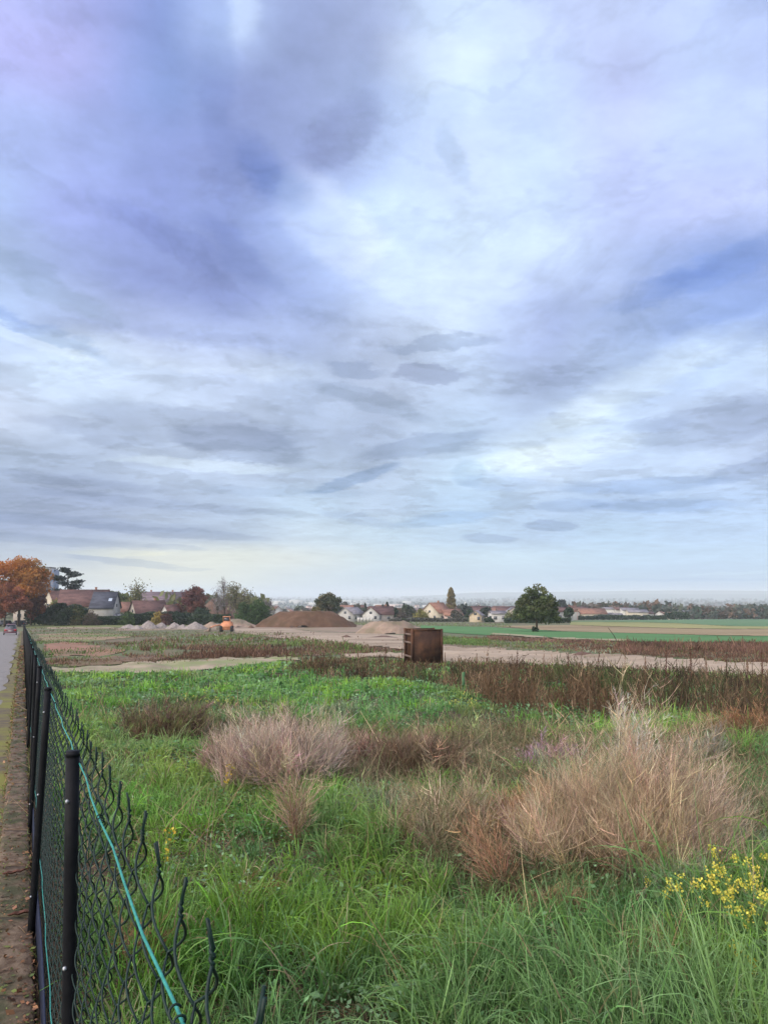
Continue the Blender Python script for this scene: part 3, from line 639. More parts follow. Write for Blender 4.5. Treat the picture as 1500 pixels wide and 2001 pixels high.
# low broad-leaved plants between the blades
fb = MB(); n = 90000; x, y = sample_field(n, 2.3, 34, 1.4); k = trackmask(x, y) & (fbm(x * 1.5, y * 1.5, 111) > .44); x, y = x[k], y[k]; n = len(x)
col = blend((.045, .13, .03), (.15, .25, .12), np.clip(fbm(x * .9, y * .9, 121) * 2.2 - .6, 0, 1)); col = col * np.exp(rng.normal(0, .25, (n, 1)))
leaves(fb, np.stack([x, y, T(x, y) + rng.random(n) ** 1.5 * .16], -1), np.maximum(.018, .0022 * y) * np.exp(rng.normal(0, .3, n)), col, .45, 1.7)
n = 26000; x, y = sample_field(n, 2.3, 12, 1.5); n = len(x); a = rng.random(n) * 6.28
dl = unit(np.stack([np.cos(a), np.sin(a), .1 + .7 * rng.random(n)], -1)); strands(fb, np.stack([x, y, T(x, y) + .01], -1), dl, unit(dl + rdir(n) * .6 - [0, 0, .3]), .06 + .16 * rng.random(n), np.maximum(.004, .001 * y), vary((.13, .085, .045), n, .35), 3, 1, .2)
tag(fb.build('ground_weeds', M_grass), 'small broad leaved weeds growing low among the meadow grass', 'weeds', kind='stuff')

def shrub(name, px, py, w, h, n_st, col, col2, label, cat, spread=.55, twig=9, dens=1.0, ybase=None, depth=None, wmul=1.0, twl=.35, lean=(0, 0), ctr=0.0, group=None, segs=6, parts=True, tips=None):
    """dry many-stemmed plant: stems fan out of a base patch and carry fine twigs"""
    p = G(px, py); e = empty(name, p, rng.random() * 6.28 * 0)
    tag(e, label, cat, group); dist = p[1]; mw = max(.0022, .00062 * dist) * wmul
    a = rng.random(n_st) * 2 * math.pi; r = np.sqrt(rng.random(n_st)); dp = depth or w * .6
    out = np.stack([np.cos(a) * r, np.sin(a) * r], -1)
    base = np.stack([out[:, 0] * w * .5 * ctr, out[:, 1] * dp * .5 * ctr, 0 * r - .03], -1)
    gp = T(base[:, 0] + p[0], base[:, 1] + p[1]) - p[2]; base[:, 2] += gp
    d = np.stack([out[:, 0] * w * .5 * (1 - ctr) / h + lean[0], out[:, 1] * dp * .5 * (1 - ctr) / h + lean[1], np.ones(n_st)], -1) + rng.normal(0, .17, (n_st, 3)) * [1, 1, .3]
    K = max(1, int(3 + w * 3)); kc = rng.integers(0, K, n_st); kl = rng.normal(0, .34, (K, 3)) * [1, 1, 0]; kh = np.clip(rng.normal(.88, .26, K), .4, 1.25)
    if n_st > 60: d = d + kl[kc]; base[:, :2] = base[:, :2] * .8 + (rng.normal(0, .22, (K, 2)) * [w, dp])[kc] * ctr; d += rng.normal(0, .13, d.shape) * [1, 1, 0]
    d0 = unit(d * [1 - spread, 1 - spread, 1]); d1 = unit(d * [1 + spread, 1 + spread, 1])
    ln = h * (1.08 - .50 * r ** 2) * np.clip(rng.normal(.85, .2, n_st), .35, 1.2) * (kh[kc] if n_st > 60 else 1)
    wand = rng.random(n_st) < .07; ln = ln * (1 + .45 * wand * (n_st > 60)); kt = np.exp(rng.normal(0, .36, (n_st, 1))) * np.exp(rng.normal(0, .10, (n_st, 3)))
    ms = MB(); pts = strands(ms, base, d0, d1, ln, mw * 1.15, vary(col2, n_st, .25), segs, 1, .35, vary(col, n_st, .2))
    ms.build('stem', M_dry, e)
    mt = MB(); lo = max(1, segs // 3)
    for lev in range(lo, segs + 1):
        fr = lev / segs; m = int(1.7 * twig * n_st / (segs + 1 - lo) * dens)
        if m < 1: continue
        idx = rng.integers(0, n_st, m); b = pts[idx, lev] + (pts[idx, lev - 1] - pts[idx, lev]) * rng.random((m, 1))
        sd_ = unit(pts[idx, lev] - pts[idx, lev - 1]); dd = unit(sd_ + rdir(m) * 1.0 + [0, 0, .1]); de = unit(dd + sd_ * .6 + [0, 0, .25] + rdir(m) * .25)
        tl = h * twl * (1.15 - .65 * fr) * np.exp(rng.normal(0, .3, m))
        tp = strands(mt, b, dd, de, tl, mw * .85, vary(np.asarray(col) * 1.15, m, .3) * kt[idx], 3, 1, .3)
        m2 = m; i2 = rng.integers(0, m, m2); b2 = tp[i2, 2]; s2_ = unit(tp[i2, 3] - tp[i2, 1])
        strands(mt, b2, unit(s2_ + rdir(m2) * .8), unit(s2_ + rdir(m2) * .5 + [0, 0, .2]), tl[i2] * .45, mw * .7, vary(np.asarray(col) * 1.35 if tips is None else tips, m2, .25), 2, 1, .4)
    mt.build('twig', M_dry, e)
    return e
shrub('dry_shrub', 545, 1532, 1.40, .95, 190, (.32, .25, .195), (.15, .105, .065), 'pale mauve dry twiggy shrub, rounded, left of centre in the meadow', 'shrub', .35, 30, 1, ctr=.68, wmul=.9)
shrub('dry_shrub', 440, 1520, .8, .55, 60, (.24, .16, .13), (.13, .08, .06), 'low brown dry shrub leaning against the pale mauve one on its left', 'shrub', .4, 14, ctr=.5)
shrub('broom_stalks', 578, 1650, .75, .9, 34, (.27, .19, .13), (.22, .14, .08), 'tall bundled dry stalk clump flaring upward in front of the mauve shrub', 'dry plant', 1.0, 8, ctr=.12, twl=.3)
shrub('dry_shrub', 815, 1525, 1.8, .80, 170, (.17, .12, .075), (.11, .065, .045), 'dull brown tangled shrub in the middle of the meadow', 'shrub', .4, 20, ctr=.55, tips=(.20, .15, .10))
shrub('dry_shrub', 690, 1500, 1.0, .52, 90, (.20, .13, .10), (.11, .07, .05), 'low brown twiggy shrub joining the mauve and the dull brown ones', 'shrub', .4, 14, ctr=.6)
shrub('dry_shrub', 1205, 1695, 1.55, .95, 250, (.31, .235, .155), (.15, .095, .045), 'large pinkish tan dry broom shrub, tallest on the right', 'shrub', .45, 30, ctr=.74, wmul=.85)
shrub('dry_shrub', 1360, 1620, .95, .66, 100, (.36, .275, .21), (.17, .115, .075), 'mauve brown dry shrub at the right shoulder of the large pinkish one', 'shrub', .5, 18, ctr=.5)
shrub('dry_shrub', 1045, 1640, 1.05, .55, 110, (.30, .18, .105), (.18, .11, .055), 'orange brown dry shrub at the left shoulder of the large pinkish one', 'shrub', .5, 18, ctr=.6)
shrub('dry_shrub', 865, 1650, 1.4, .66, 90, (.25, .20, .125), (.16, .115, .065), 'sparse straw coloured bush of crossing stalks in mid meadow', 'shrub', .6, 14, ctr=.6)
shrub('leaning_stalks', 985, 1740, .45, .70, 30, (.27, .17, .10), (.20, .12, .07), 'reddish bent stalks leaning left in front of the orange brown shrub', 'dry plant', .3, 7, ctr=.35, lean=(-.55, .2))
shrub('dry_shrub', 330, 1440, 1.9, .62, 110, (.15, .10, .07), (.09, .055, .04), 'dark brown low shrub nearest the fence on the left', 'shrub', .35, 22, ctr=.65, tips=(.15, .17, .06))
shrub('dry_shrub', 930, 1470, 1.7, .45, 90, (.15, .15, .08), (.10, .08, .05), 'olive low shrub behind the dull brown tangle', 'shrub', .35, 18, ctr=.7, tips=(.16, .17, .08))
shrub('frosted_umbel', 1243, 1545, .62, 1.02, 26, (.33, .31, .25), (.20, .18, .12), 'whitish frosted tall weed rising behind the large pinkish shrub', 'weed', .5, 22, ctr=.5, twl=.22, tips=(.42, .42, .36))
shrub('mauve_weed', 1062, 1500, .85, .36, 80, (.27, .17, .20), (.18, .13, .11), 'small purple tinged weed between the meadow shrubs', 'weed', .4, 14, ctr=.6)
shrub('dry_shrub', 1350, 1500, 1.2, .5, 60, (.20, .18, .13), (.14, .11, .07), 'grey green wispy bush behind the right shrubs', 'shrub', .4, 14, ctr=.7, tips=(.25, .25, .19))
shrub('dry_shrub', 1480, 1440, 1.5, .55, 80, (.20, .11, .06), (.12, .07, .04), 'rusty brown bush at the right edge of the meadow', 'shrub', .4, 14, ctr=.7)
shrub('dead_grass_tuft', 480, 1765, .55, .26, 130, (.20, .11, .055), (.13, .07, .04), 'brown flattened dead grass tuft in front of the stalk clump', 'grass tuft', .6, 3, ctr=.5, lean=(1.1, .1))
shrub('dead_grass_tuft', 1065, 1800, .7, .30, 120, (.20, .14, .07), (.12, .08, .04), 'straw brown collapsed tuft below the leaning stalks', 'grass tuft', .6, 3, ctr=.5, lean=(.9, .0))
shrub('dead_grass_tuft', 245, 1900, .45, .34, 90, (.20, .11, .06), (.11, .06, .035), 'brown dead tuft tangled in the foot of the fence mesh', 'grass tuft', .5, 5, ctr=.6, lean=(.2, .2))
shrub('dead_grass_tuft', 1290, 1925, .5, .34, 80, (.21, .13, .07), (.13, .08, .04), 'brown dead tuft in the tall grass below the yellow flowers', 'grass tuft', .5, 4, ctr=.6)
# frosted grey-green wispy forbs
for k, (px, py, w, h, lab) in enumerate(((1130, 1560, 1.2, .5, 'grey green wispy weeds between the orange and the olive shrubs'), (1330, 1745, .8, .40, 'dusty green weeds at the foot of the large pinkish shrub'), (1420, 1690, .8, .42, 'fresh green feathery weeds right of the large pinkish shrub'), (720, 1600, .9, .34, 'frosted green weeds between the stalk clump and the straw bush'), (640, 1400, 1.4, .35, 'grey green weeds behind the mauve shrub'))):
    shrub('wispy_weed', px, py, w, h, 70, (.17, .22, .12), (.11, .13, .06), lab, 'weed', .4, 12, ctr=.7, tips=(.24, .30, .19))

# long straw stalks lying across the meadow
st = MB(); n = 2600; x, y = sample_field(n, 3.2, 16, 1.2); dn = fbm(x * .45, y * .45, 141); k = (dn > .46) & (weedmask(x, y) < .5) & (rng.random(n) < sstep(3.2, 6, y) * .8 + .15); x, y = x[k], y[k]; n = len(x)
a = rng.random(n) * 6.28; up = np.clip(rng.normal(1.0, .7, n), .05, 3)
d = unit(np.stack([np.cos(a), np.sin(a) * .6, up], -1))
strands(st, np.stack([x, y, T(x, y)], -1), d, unit(d + rdir(n) * .35 - [0, 0, .15]), .28 + .5 * rng.random(n) ** 2, np.maximum(.003, .0009 * y), vary((.27, .19, .115), n, .3), 4, 1, .3)
tag(st.build('straw_stalks', M_dry), 'loose dry straw coloured stalks scattered through the meadow', 'stalks', kind='stuff')

ub = MB()
for (n, y0, y1, hs_) in ((60000, 3.6, 9, .26), (46000, 9, 14, .30)):
    x, y = sample_field(n, y0, y1, 1.2); k = rng.random(n) < drymask(x, y); x, y = x[k], y[k]; n = len(x)
    a = rng.random(n) * 6.28; up = np.abs(rng.normal(.9, .7, n)) + .1; d = unit(np.stack([np.cos(a), np.sin(a), up], -1))
    cn = fbm(x * 1.4, y * 1.2, 145)
    cc = blend((.10, .075, .04), (.26, .20, .125), sstep(.38, .66, cn)) * np.exp(rng.normal(0, .38, (n, 1))); gsel = rng.random(n) < .25; cc[gsel] = vary((.11, .14, .06), gsel.sum(), .3)
    strands(ub, np.stack([x, y, T(x, y) + rng.random(n) * .05], -1), d, unit(d + rdir(n) * .9 + [0, 0, -.2]), hs_ * np.exp(rng.normal(-.2, .45, n)), np.maximum(.0026, .00065 * y), cc, 4, 1, .25)
tag(ub.build('dead_undergrowth', M_dry), 'tangled brown and olive dead undergrowth between the dry shrubs', 'undergrowth', kind='stuff')
# band of dead brown weeds beyond the meadow
db = MB(); n = 42000; x, y = sample_field(n, 13, 36, 1.1); k = rng.random(n) < weedmask(x, y) * np.clip(fbm(x * 1.1, y * .7, 175) * 4.2 - 1.4, .12, 1); x, y = x[k], y[k]; n = len(x)
hh = (.10 + .58 * fbm(x * .8, y * .6, 151)) * np.clip(rng.normal(1, .28, n), .4, 1.7) * (.75 + .35 * sstep(30, 18, y))
cm = fbm(x * .6, y * .4, 161)
col = blend((.125, .08, .045), (.065, .046, .03), sstep(.4, .6, cm)); col = blend(col, (.22, .15, .09), sstep(.52, .66, fbm(x * 1.1, y, 171))); col = col * (.65 + .7 * fbm(x * 1.6, y * .8, 173))[:, None]; col = blend(col, (.08, .12, .04), sstep(.56, .66, fbm(x * .9, y * .6, 181)) * .8) * .74
d = unit(np.stack([rng.normal(0, .16, n), rng.normal(0, .16, n), np.ones(n)], -1))
pts = strands(db, np.stack([x, y, T(x, y)], -1), d, unit(d + rdir(n) * .3), hh, .0008 * y, col * np.exp(rng.normal(0, .25, (n, 1))), 3, 1, .5)
for lv in (1, 2, 3):
    m = n; dd = unit(rdir(m) * .8 + [0, 0, .8]); b = pts[:, lv] - (pts[:, lv] - pts[:, lv - 1]) * rng.random((m, 1))
    strands(db, b, dd, unit(dd + [0, 0, .4]), hh * .3, .00085 * y, col * np.exp(rng.normal(.1, .3, (m, 1))), 2, 1, .5)
tag(db.build('dead_weeds', M_dry), 'dense band of dead dark brown weeds between meadow and dirt track', 'weeds', kind='stuff')
# single tall dock spikes standing out of that band
spk = [(948,1350,1.5,0),(785,1300,.9,1),(930,1330,.9,1),(1060,1330,.9,0),(1165,1340,1.0,1),(1220,1345,1.0,0),(1300,1345,1.1,1),(1350,1350,1.2,1),(1460,1352,1.2,0),(1380,1348,1.0,0),(1110,1335,.9,1),(1010,1330,1.0,1),(700,1312,.8,0),(630,1310,.8,1),(590,1305,.8,0),(560,1302,.7,1),(1420,1352,1.0,1),(1260,1342,.9,0),(870,1318,.8,0),(752,1306,.8,1),(665,1310,.7,0),(1490,1360,1.1,1)]
ORD = 'first second third fourth fifth sixth seventh eighth ninth tenth eleventh twelfth thirteenth fourteenth'.split()
for k, (px, py, h, c) in enumerate(spk):
    p = G(px, py); b = MB(); cl = ((.20, .13, .09), (.10, .05, .035))[c]
    pts = strands(b, np.array([[0, 0, 0.]]), np.array([[.03, 0, 1.]]), np.array([[rng.normal(0, .08), 0, 1.]]), h, .03, cl, 6, 1, .6)
    m = 70; lv = rng.random(m) * .6 + .4; q = np.stack([np.interp(lv, np.linspace(0, 1, 7), pts[0, :, j]) for j in range(3)], -1)
    dd = unit(rdir(m) + [0, 0, .7]); strands(b, q, dd, dd + [0, 0, .3], .11 * (1.2 - lv), .02, vary(cl, m, .3), 2)
    o = b.build('weed_spike', M_dry, loc=p); nth = sum(1 for q_ in spk if q_[3] == c and q_[0] < px); tag(o, ORD[nth] + (' pale' if c == 0 else ' dark') + ' dry seed spike from the left above the brown weed band', 'weed', 'seed spikes above the weed band')

# yellow mustard plants
M_yelf = mat_attr('petal', .3, .6)
mus = [(1440,1880,.50,26,'yellow flowering mustard, the fullest clump near the right edge'),(1372,1850,.42,6,'small yellow mustard left of the full flower clump'),(1490,1950,.45,12,'yellow mustard at the very edge of the frame, low right'),(1345,1840,.26,4,'low yellow mustard with few blossoms in front left of the clump'),(1430,1960,.24,6,'lowest yellow mustard, alone in the tall grass'),(1440,1785,.40,6,'yellow mustard behind the full clump, its flowers highest'),(1492,1840,.42,7,'yellow mustard cut by the frame edge beside the clump'),(1300,1800,.25,3,'mustard with two small yellow blossoms farthest left in the grass')]
for k, (px, py, h, nf, lab) in enumerate(mus):
    p = G(px, py); e = empty('mustard_plant', p); tag(e, lab, 'flower', 'yellow mustard plants')
    m = 10 + nf; a = rng.random(m) * 6.28; ld = np.stack([np.cos(a) * .28, np.sin(a) * .28, np.ones(m)], -1)
    b = MB(); pts = strands(b, rng.normal(0, .03, (m, 3)) * [1, 1, 0], unit(ld), unit(ld * [1.6, 1.6, 1]), h * (.7 + .35 * rng.random(m)), .006, vary((.10, .18, .06), m), 5, 1, .5); b.build('stem', M_grass, e)
    b = MB(); m2 = 60 + nf * 4; ii = rng.integers(0, m, m2); lv = rng.integers(1, 4, m2); leaves(b, pts[ii, lv] + rng.normal(0, .03, (m2, 3)), .035, vary((.09, .17, .055), m2), .3, 2.0); b.build('foliage', M_grass, e)
    b = MB()
    for f in range(nf):
        c0 = pts[f % m, 5] + rng.normal(0, .02, 3); q = 22; leaves(b, c0 + rng.normal(0, .015, (q, 3)), .014, vary((.55, .50, .08), q, .2, .05), 0, 1.2)
    b.build('blossom', M_yelf, e)
for k, (px, py, h, nf, lab) in enumerate(((432,1395,.4,8,'yellow green flowering weed beside the dark shrub'),(908,1400,.4,6,'distant yellow mustard below the weed band'),(385,1385,.4,4,'pale yellow flowering weed left of the yellow green one'))):
    p = G(px, py); e = empty('mustard_plant', p); tag(e, lab, 'flower', 'yellow mustard plants'); m = 26
    a = rng.random(m) * 6.28; ld = np.stack([np.cos(a) * .7, np.sin(a) * .4, np.ones(m)], -1)
    b = MB(); pts = strands(b, rng.normal(0, .1, (m, 3)) * [1, 1, 0], unit(ld), unit(ld), h * (.7 + .35 * rng.random(m)), .014, vary((.13, .17, .05), m), 3); b.build('stem', M_grass, e)
    b = MB(); ii = rng.integers(0, m, nf * 8); leaves(b, pts[ii, 3] + rng.normal(0, .04, (nf * 8, 3)), .032, vary((.34, .36, .08), nf * 8, .2), 0, 1.2); b.build('blossom', M_yelf, e)
# yellowed leaf stalks
for k, (px, py, h, lab) in enumerate(((440, 1560, .34, 'yellowed stalk at the left foot of the mauve shrub'), (322, 1700, .30, 'small yellowed stalk in the grass beside the fence barbs'))):
    p = G(px, py); b = MB(); pts = strands(b, np.zeros((3, 3)), np.array([[.1, 0, 1.]] * 3), np.array([[.35, 0, 1.], [.1, .2, 1], [-.1, 0, 1]]), h, .006, (.30, .24, .05), 4)
    leaves(b, pts.reshape(-1, 3)[rng.integers(0, 15, 40)] + rng.normal(0, .012, (40, 3)), .02, vary((.50, .36, .04), 40), .1, 1.5)
    tag(b.build('yellow_stalk', M_grass, loc=p), lab, 'plant')
# green tree guard tube
p = G(905, 1348); b = MB(); b.tube([(0, 0, -.05), (0, 0, .46)], .045, 12, cap=False); b.tube([(0, 0, .46), (0, 0, -.05)], .04, 12, cap=False)
tag(b.build('tree_guard', mat_noise('guard_green', (.05, .13, .06), (.07, .17, .08), 8, .5), loc=p), 'green plastic tree guard tube standing before the weed band', 'tree guard')

# ================================================================== building site, middle distance
def scatter_px(poly, n, seed=0, thr=None, sc=.2):
    xs = [p[0] for p in poly]; ys = [p[1] for p in poly]
    px = rng.uniform(min(xs), max(xs), n * 3); py = rng.uniform(min(ys), max(ys), n * 3)
    k = inpoly(px, py, poly); px, py = px[k][:n], py[k][:n]; P = ground(px, py)
    if thr is not None:
        k = fbm(P[:, 0] * sc, P[:, 1] * sc, seed) > thr; P = P[k]
    return P
wb = MB()
def tufts(P, h, cols, wmul=1.0, bend=.5):
    n = len(P); 
    if n == 0: return
    y = P[:, 1]; d = unit(np.stack([rng.normal(0, .3, n), rng.normal(0, .3, n), np.ones(n)], -1)); ci = np.clip((fbm(P[:, 0] * .22, P[:, 1] * .09, 13, 3) * 1.6 - .3 + rng.normal(0, .12, n)) * len(cols), 0, len(cols) - 1).astype(int)
    base = np.asarray(cols)[ci] * np.exp(rng.normal(0, .25, (n, 1)))
    mod = fbm(P[:, 0] * .35, P[:, 1] * .12, 5); base = base * (.7 + .6 * mod)[:, None]
    strands(wb, P - [0, 0, .02], d, unit(d + rdir(n) * bend), h * .34 * np.exp(rng.normal(0, .4, n)) * (.3 + 1.4 * fbm(P[:, 0] * .25, P[:, 1] * .2, 77)), .0011 * y * wmul, base, 2, 1, .4)
GR = [(.08, .13, .035), (.10, .15, .045), (.13, .16, .06)]; BR = [(.12, .07, .045), (.10, .06, .045), (.16, .10, .065)]; FRO = [(.28, .31, .24), (.22, .26, .18)]
tufts(scatter_px([(225,1262),(300,1248),(420,1238),(560,1240),(690,1262),(740,1278),(560,1284),(380,1290),(240,1284)], 9000, 15, .40, .16), .55, BR + GR)
tufts(scatter_px([(225,1275),(380,1268),(560,1262),(640,1280),(420,1288),(260,1288)], 4500, 19, .42, .2), .65, BR + [(.07, .04, .035)])
tufts(scatter_px([(300,1246),(420,1242),(560,1250),(640,1262),(560,1266),(400,1262),(300,1256)], 2200, 4, .48, .3), .4, FRO + GR)
tufts(scatter_px([(60,1242),(240,1240),(300,1246),(240,1262),(64,1258)], 3000, 8, .45, .12), .3, GR + BR)
tufts(scatter_px([(64,1270),(230,1262),(235,1286),(64,1300)], 1500, 3, .5, .2), .35, GR + [(.12, .16, .08)])
tufts(scatter_px([(68,1293),(250,1288),(500,1281),(620,1284),(500,1285),(300,1295),(70,1300)], 3000), .3, BR + [(.10, .09, .04)])
tufts(scatter_px([(560,1242),(700,1262),(786,1270),(786,1276),(680,1277),(600,1268)], 3000), .35, GR + BR)
tufts(scatter_px([(862,1244),(960,1246),(1100,1254),(1250,1256),(1510,1258),(1510,1300),(1400,1292),(1250,1282),(1100,1272),(950,1262),(862,1258)], 13000, 23, .36, .16), .4, GR + BR)
tufts(scatter_px([(1210,1258),(1510,1259),(1510,1280),(1350,1272),(1240,1278),(1200,1272)], 7000), .75, BR + [(.14, .075, .06)])
tufts(scatter_px([(950,1243),(1080,1250),(1250,1257),(1060,1256),(950,1250)], 2500), .45, [(.17, .10, .075), (.13, .08, .06)])
tufts(scatter_px([(1130,1266),(1220,1268),(1215,1278),(1140,1276)], 500, 2, .45, .4), .35, FRO)
tufts(scatter_px([(862,1245),(960,1248),(955,1262),(862,1259)], 2500), .3, [(.10, .17, .05), (.12, .17, .06)])
tufts(scatter_px([(900,1292),(1100,1300),(1500,1322),(1500,1330),(1100,1312),(900,1300)], 1200), .35, [(.20, .15, .11), (.13, .08, .06)])
tufts(scatter_px([(230,1216),(430,1217),(700,1216),(1000,1218),(1000,1226),(700,1222),(430,1222),(230,1222)], 2500), .5, GR + [(.12, .14, .05)])
tufts(scatter_px([(560,1230),(700,1238),(786,1243),(786,1270),(640,1258),(540,1246),(460,1236)], 900, 41, .56, .3), .3, GR + BR)
tufts(scatter_px([(862,1263),(1150,1279),(1500,1303),(1500,1326),(1250,1312),(950,1299),(862,1290)], 1500, 43, .55, .5), .3, [(.22, .17, .11), (.12, .09, .06), (.10, .13, .05)])
tufts(scatter_px([(862,1259),(1050,1269),(1300,1284),(1500,1299),(1500,1305),(1300,1290),(1050,1275),(862,1265)], 1500), .28, [(.16, .11, .07), (.10, .12, .05)])
tufts(scatter_px([(60,1301),(300,1294),(560,1283),(560,1288),(300,1299),(60,1307)], 900), .25, [(.16, .13, .07), (.10, .14, .05)])
tufts(scatter_px([(52,1226),(250,1228),(420,1234),(600,1238),(560,1242),(300,1246),(60,1240)], 3500, 47, .40, .12), .4, [(.09, .13, .04), (.12, .10, .06), (.14, .15, .06)])
tag(wb.build('site_weeds', M_dry), 'rough brown and green weeds over the building site', 'weeds', kind='stuff')

def heap(name, px, row, w, h, label, mat, depth=None, flat=.0, group=None, seed=1, rough=.17, n=48, yaw=0, cat='heap'):
    """px of centre, base row, real width and height in metres"""
    p = G(px, row); dp = depth or w * .8; u = np.linspace(-1, 1, n); Xu, Yu = np.meshgrid(u, u)
    wob = 1 + .22 * (fbm(Xu * 2 + seed * 7, Yu * 2, seed) - .5) * 2
    r = np.sqrt(Xu ** 2 + Yu ** 2) * wob
    z = np.clip((1 - r) / (1 - flat), 0, 1); z = z * (1 - .25 * z * (1 - flat)) / (1 - .25 * (1 - flat))
    nzv = fbm(Xu * 5 + seed, Yu * 5, seed + 3, 5) - .5
    z = h * z * (1 + rough * 2 * nzv) - .12 * (r > .98)
    x_ = Xu * w / 2; y_ = Yu * dp / 2 + dp / 2
    gz = T(x_ + p[0], y_ + p[1]) - p[2]; v = np.stack([x_, y_, z + gz], -1)
    i, j = np.meshgrid(np.arange(n - 1), np.arange(n - 1), indexing='ij')
    o = mesh_obj(name, v.reshape(-1, 3), np.stack([i * n + j, i * n + j + 1, (i + 1) * n + j + 1, (i + 1) * n + j], -1).reshape(-1, 4), mat, smooth=True, loc=p)
    tag(o, label, cat, group); return o
M_grav = mat_noise('gravel_grey', (.15, .13, .115), (.25, .22, .20), 2.2, .95, bump=.06)
M_sandh = mat_noise('tan_fill', (.18, .13, .095), (.26, .195, .145), 1.2, .95, c3=(.14, .115, .075), scale3=.3, bump=.06)
M_spoil = mat_noise('red_spoil', (.07, .038, .022), (.105, .06, .037), .5, .95, c3=(.065, .04, .022), scale3=.2, bump=.12)
M_dspoil = mat_noise('dark_spoil', (.085, .05, .036), (.12, .075, .055), .6, .95, bump=.1)
GH = 'grey gravel heaps in a row behind the weeds'
for px, row, w, h, lab, sd_ in ((247,1229,4.4,1.05,'low grey gravel heap at the left end of the row',1),(285,1229,4.8,1.75,'tallest pointed grey gravel heap of the row',2),(312,1228.5,3.6,1.45,'narrow grey gravel heap right of the tallest',3),(337,1229,4.0,1.4,'second grey gravel heap right of the tallest',4),(376,1230,5.6,1.55,'widest grey gravel heap left of the orange machine',5),(265,1230,3.2,.9,'small grey gravel heap in front between the first two',6),(354,1229,3.2,1.0,'small grey gravel heap tucked before the widest',7)):
    heap('gravel_heap', px, row, w, h, lab, M_grav, group=GH, seed=sd_)
heap('fill_heap', 455, 1226, 10.5, 1.9, 'brownish grey heap right behind the orange machine', M_sandh, seed=11, flat=.2, cat='heap')
heap('fill_heap', 410, 1227, 5, 1.5, 'pale brown heap between gravel row and orange machine', M_sandh, seed=12)
heap('fill_heap', 760, 1239, 11.5, 1.9, 'broad flat tan fill heap behind the trench box', M_sandh, seed=13, flat=.5, depth=9)
heap('spoil_heap', 594, 1226.5, 24.5, 3.8, 'large flat topped reddish brown spoil heap', M_spoil, seed=14, flat=.56, depth=12, rough=.09, n=60)
heap('spoil_heap', 418, 1217, 18, 7.6, 'tall dark brown spoil heap below the bare trees', M_dspoil, seed=15, flat=.25, depth=14, rough=.06, n=50)
for px, row, lab in ((490, 1227.5, 'small dark lump of earth left of the reddish spoil heap'), (747, 1246.5, 'dark clods on the dirt track left of the trench box')):
    heap('earth_clod', px, row, 1.6 if px < 600 else 4.5, .75 if px < 600 else .22, lab, M_dspoil, seed=int(px), rough=.3, n=16, cat='earth')
heap('earth_clod', 1140, 1283, 1.5, .22, 'dark stony lump at the far edge of the dirt track', M_dspoil, seed=33, rough=.3, n=16, cat='earth')
heap('earth_clod', 676, 1246, 1.6, .3, 'small dark lump at the left end of the track clods', M_dspoil, seed=34, rough=.3, n=16, cat='earth')

# trench box
M_rust = mat_noise('rust_steel', (.036, .02, .015), (.068, .036, .024), 2.2, .9, c3=(.10, .048, .026), scale3=1.2, metal=.2, bump=.004)
M_strut = mat_noise('worn_strut', (.09, .06, .045), (.14, .10, .075), 3, .8)
y_b = 34.0; p = np.array([px_x(834, y_b), y_b, 0]); p[2] = float(T(p[0], p[1]))
tb = empty('trench_box', p, R(14)); tag(tb, 'rusty steel trench box standing on the dirt track', 'trench box')
Wd, Ht, Dp = 1.36, 1.52, 1.15
for nm, yy in (('side_panel', 0), ('side_panel', Dp)):
    b = MB(); b.box(-Wd / 2, Wd / 2, yy + .0, yy + .05, .0, Ht)
    b.box(-Wd / 2 - .03, -Wd / 2 + .05, yy - .03, yy + .08, -.02, Ht + .03); b.box(Wd / 2 - .05, Wd / 2 + .03, yy - .03, yy + .08, -.02, Ht + .03)
    b.box(-Wd / 2 + .052, Wd / 2 - .052, yy - .02, yy + .07, Ht - .045, Ht + .015); b.box(-Wd / 2 + .052, Wd / 2 - .052, yy - .02, yy + .07, .03, .10)
    b.build(nm, M_rust, tb)
for xx in (-Wd / 2 + .01, Wd / 2 - .01):
    for zz in (.35, .95, 1.3): b = MB(); b.cyl((xx, .052, zz), (xx, Dp - .002, zz), .045, 10); b.cyl((xx, .05, zz), (xx, .09, zz), .065, 10); b.cyl((xx, Dp - .04, zz), (xx, Dp, zz), .065, 10); b.build('spreader', M_strut, tb)

# orange machine
M_or = mat_noise('machine_orange', (.40, .16, .075), (.50, .22, .11), 2, .5, c3=(.38, .16, .08), scale3=.8)
M_tyre = mat_noise('tyre', (.018, .018, .018), (.03, .03, .03), 9, .9); M_grey = mat_noise('steel_grey', (.16, .15, .13), (.26, .24, .20), 3, .6, metal=.3)
M_buck = mat_noise('worn_bucket', (.16, .115, .08), (.24, .18, .13), 3, .7)
p = G(443, 1234.5); ld = empty('wheel_loader', p, R(8)); tag(ld, 'orange wheeled loader parked in front of the gravel heaps', 'loader')
b = MB(); b.box(-1.15, 1.15, -.2, 1.6, .75, 1.6, .12); b.box(-.85, .85, -.8, 1.9, .35, .8, .08); b.box(-.9, .9, -.9, -.2, .7, 1.35, .1); b.prism([(-1.15, 1.55), (1.15, 1.55), (.9, 1.9), (-.6, 1.9)], 'y', .3, 1.5); b.build('body', M_or, ld)
b = MB(); b.box(-.75, .55, .45, 1.45, 1.9, 2.0)
for xx in (-.75, .47):
    for yy in (.45, 1.37): b.box(xx, xx + .08, yy, yy + .08, 2.0, 2.75)
cb_ = b.build('cab', M_or, ld)
b = MB(); b.box(-.68, .48, .5, 1.4, 2.0, 2.75); b.build('cab_glass', M_glass, cb_)
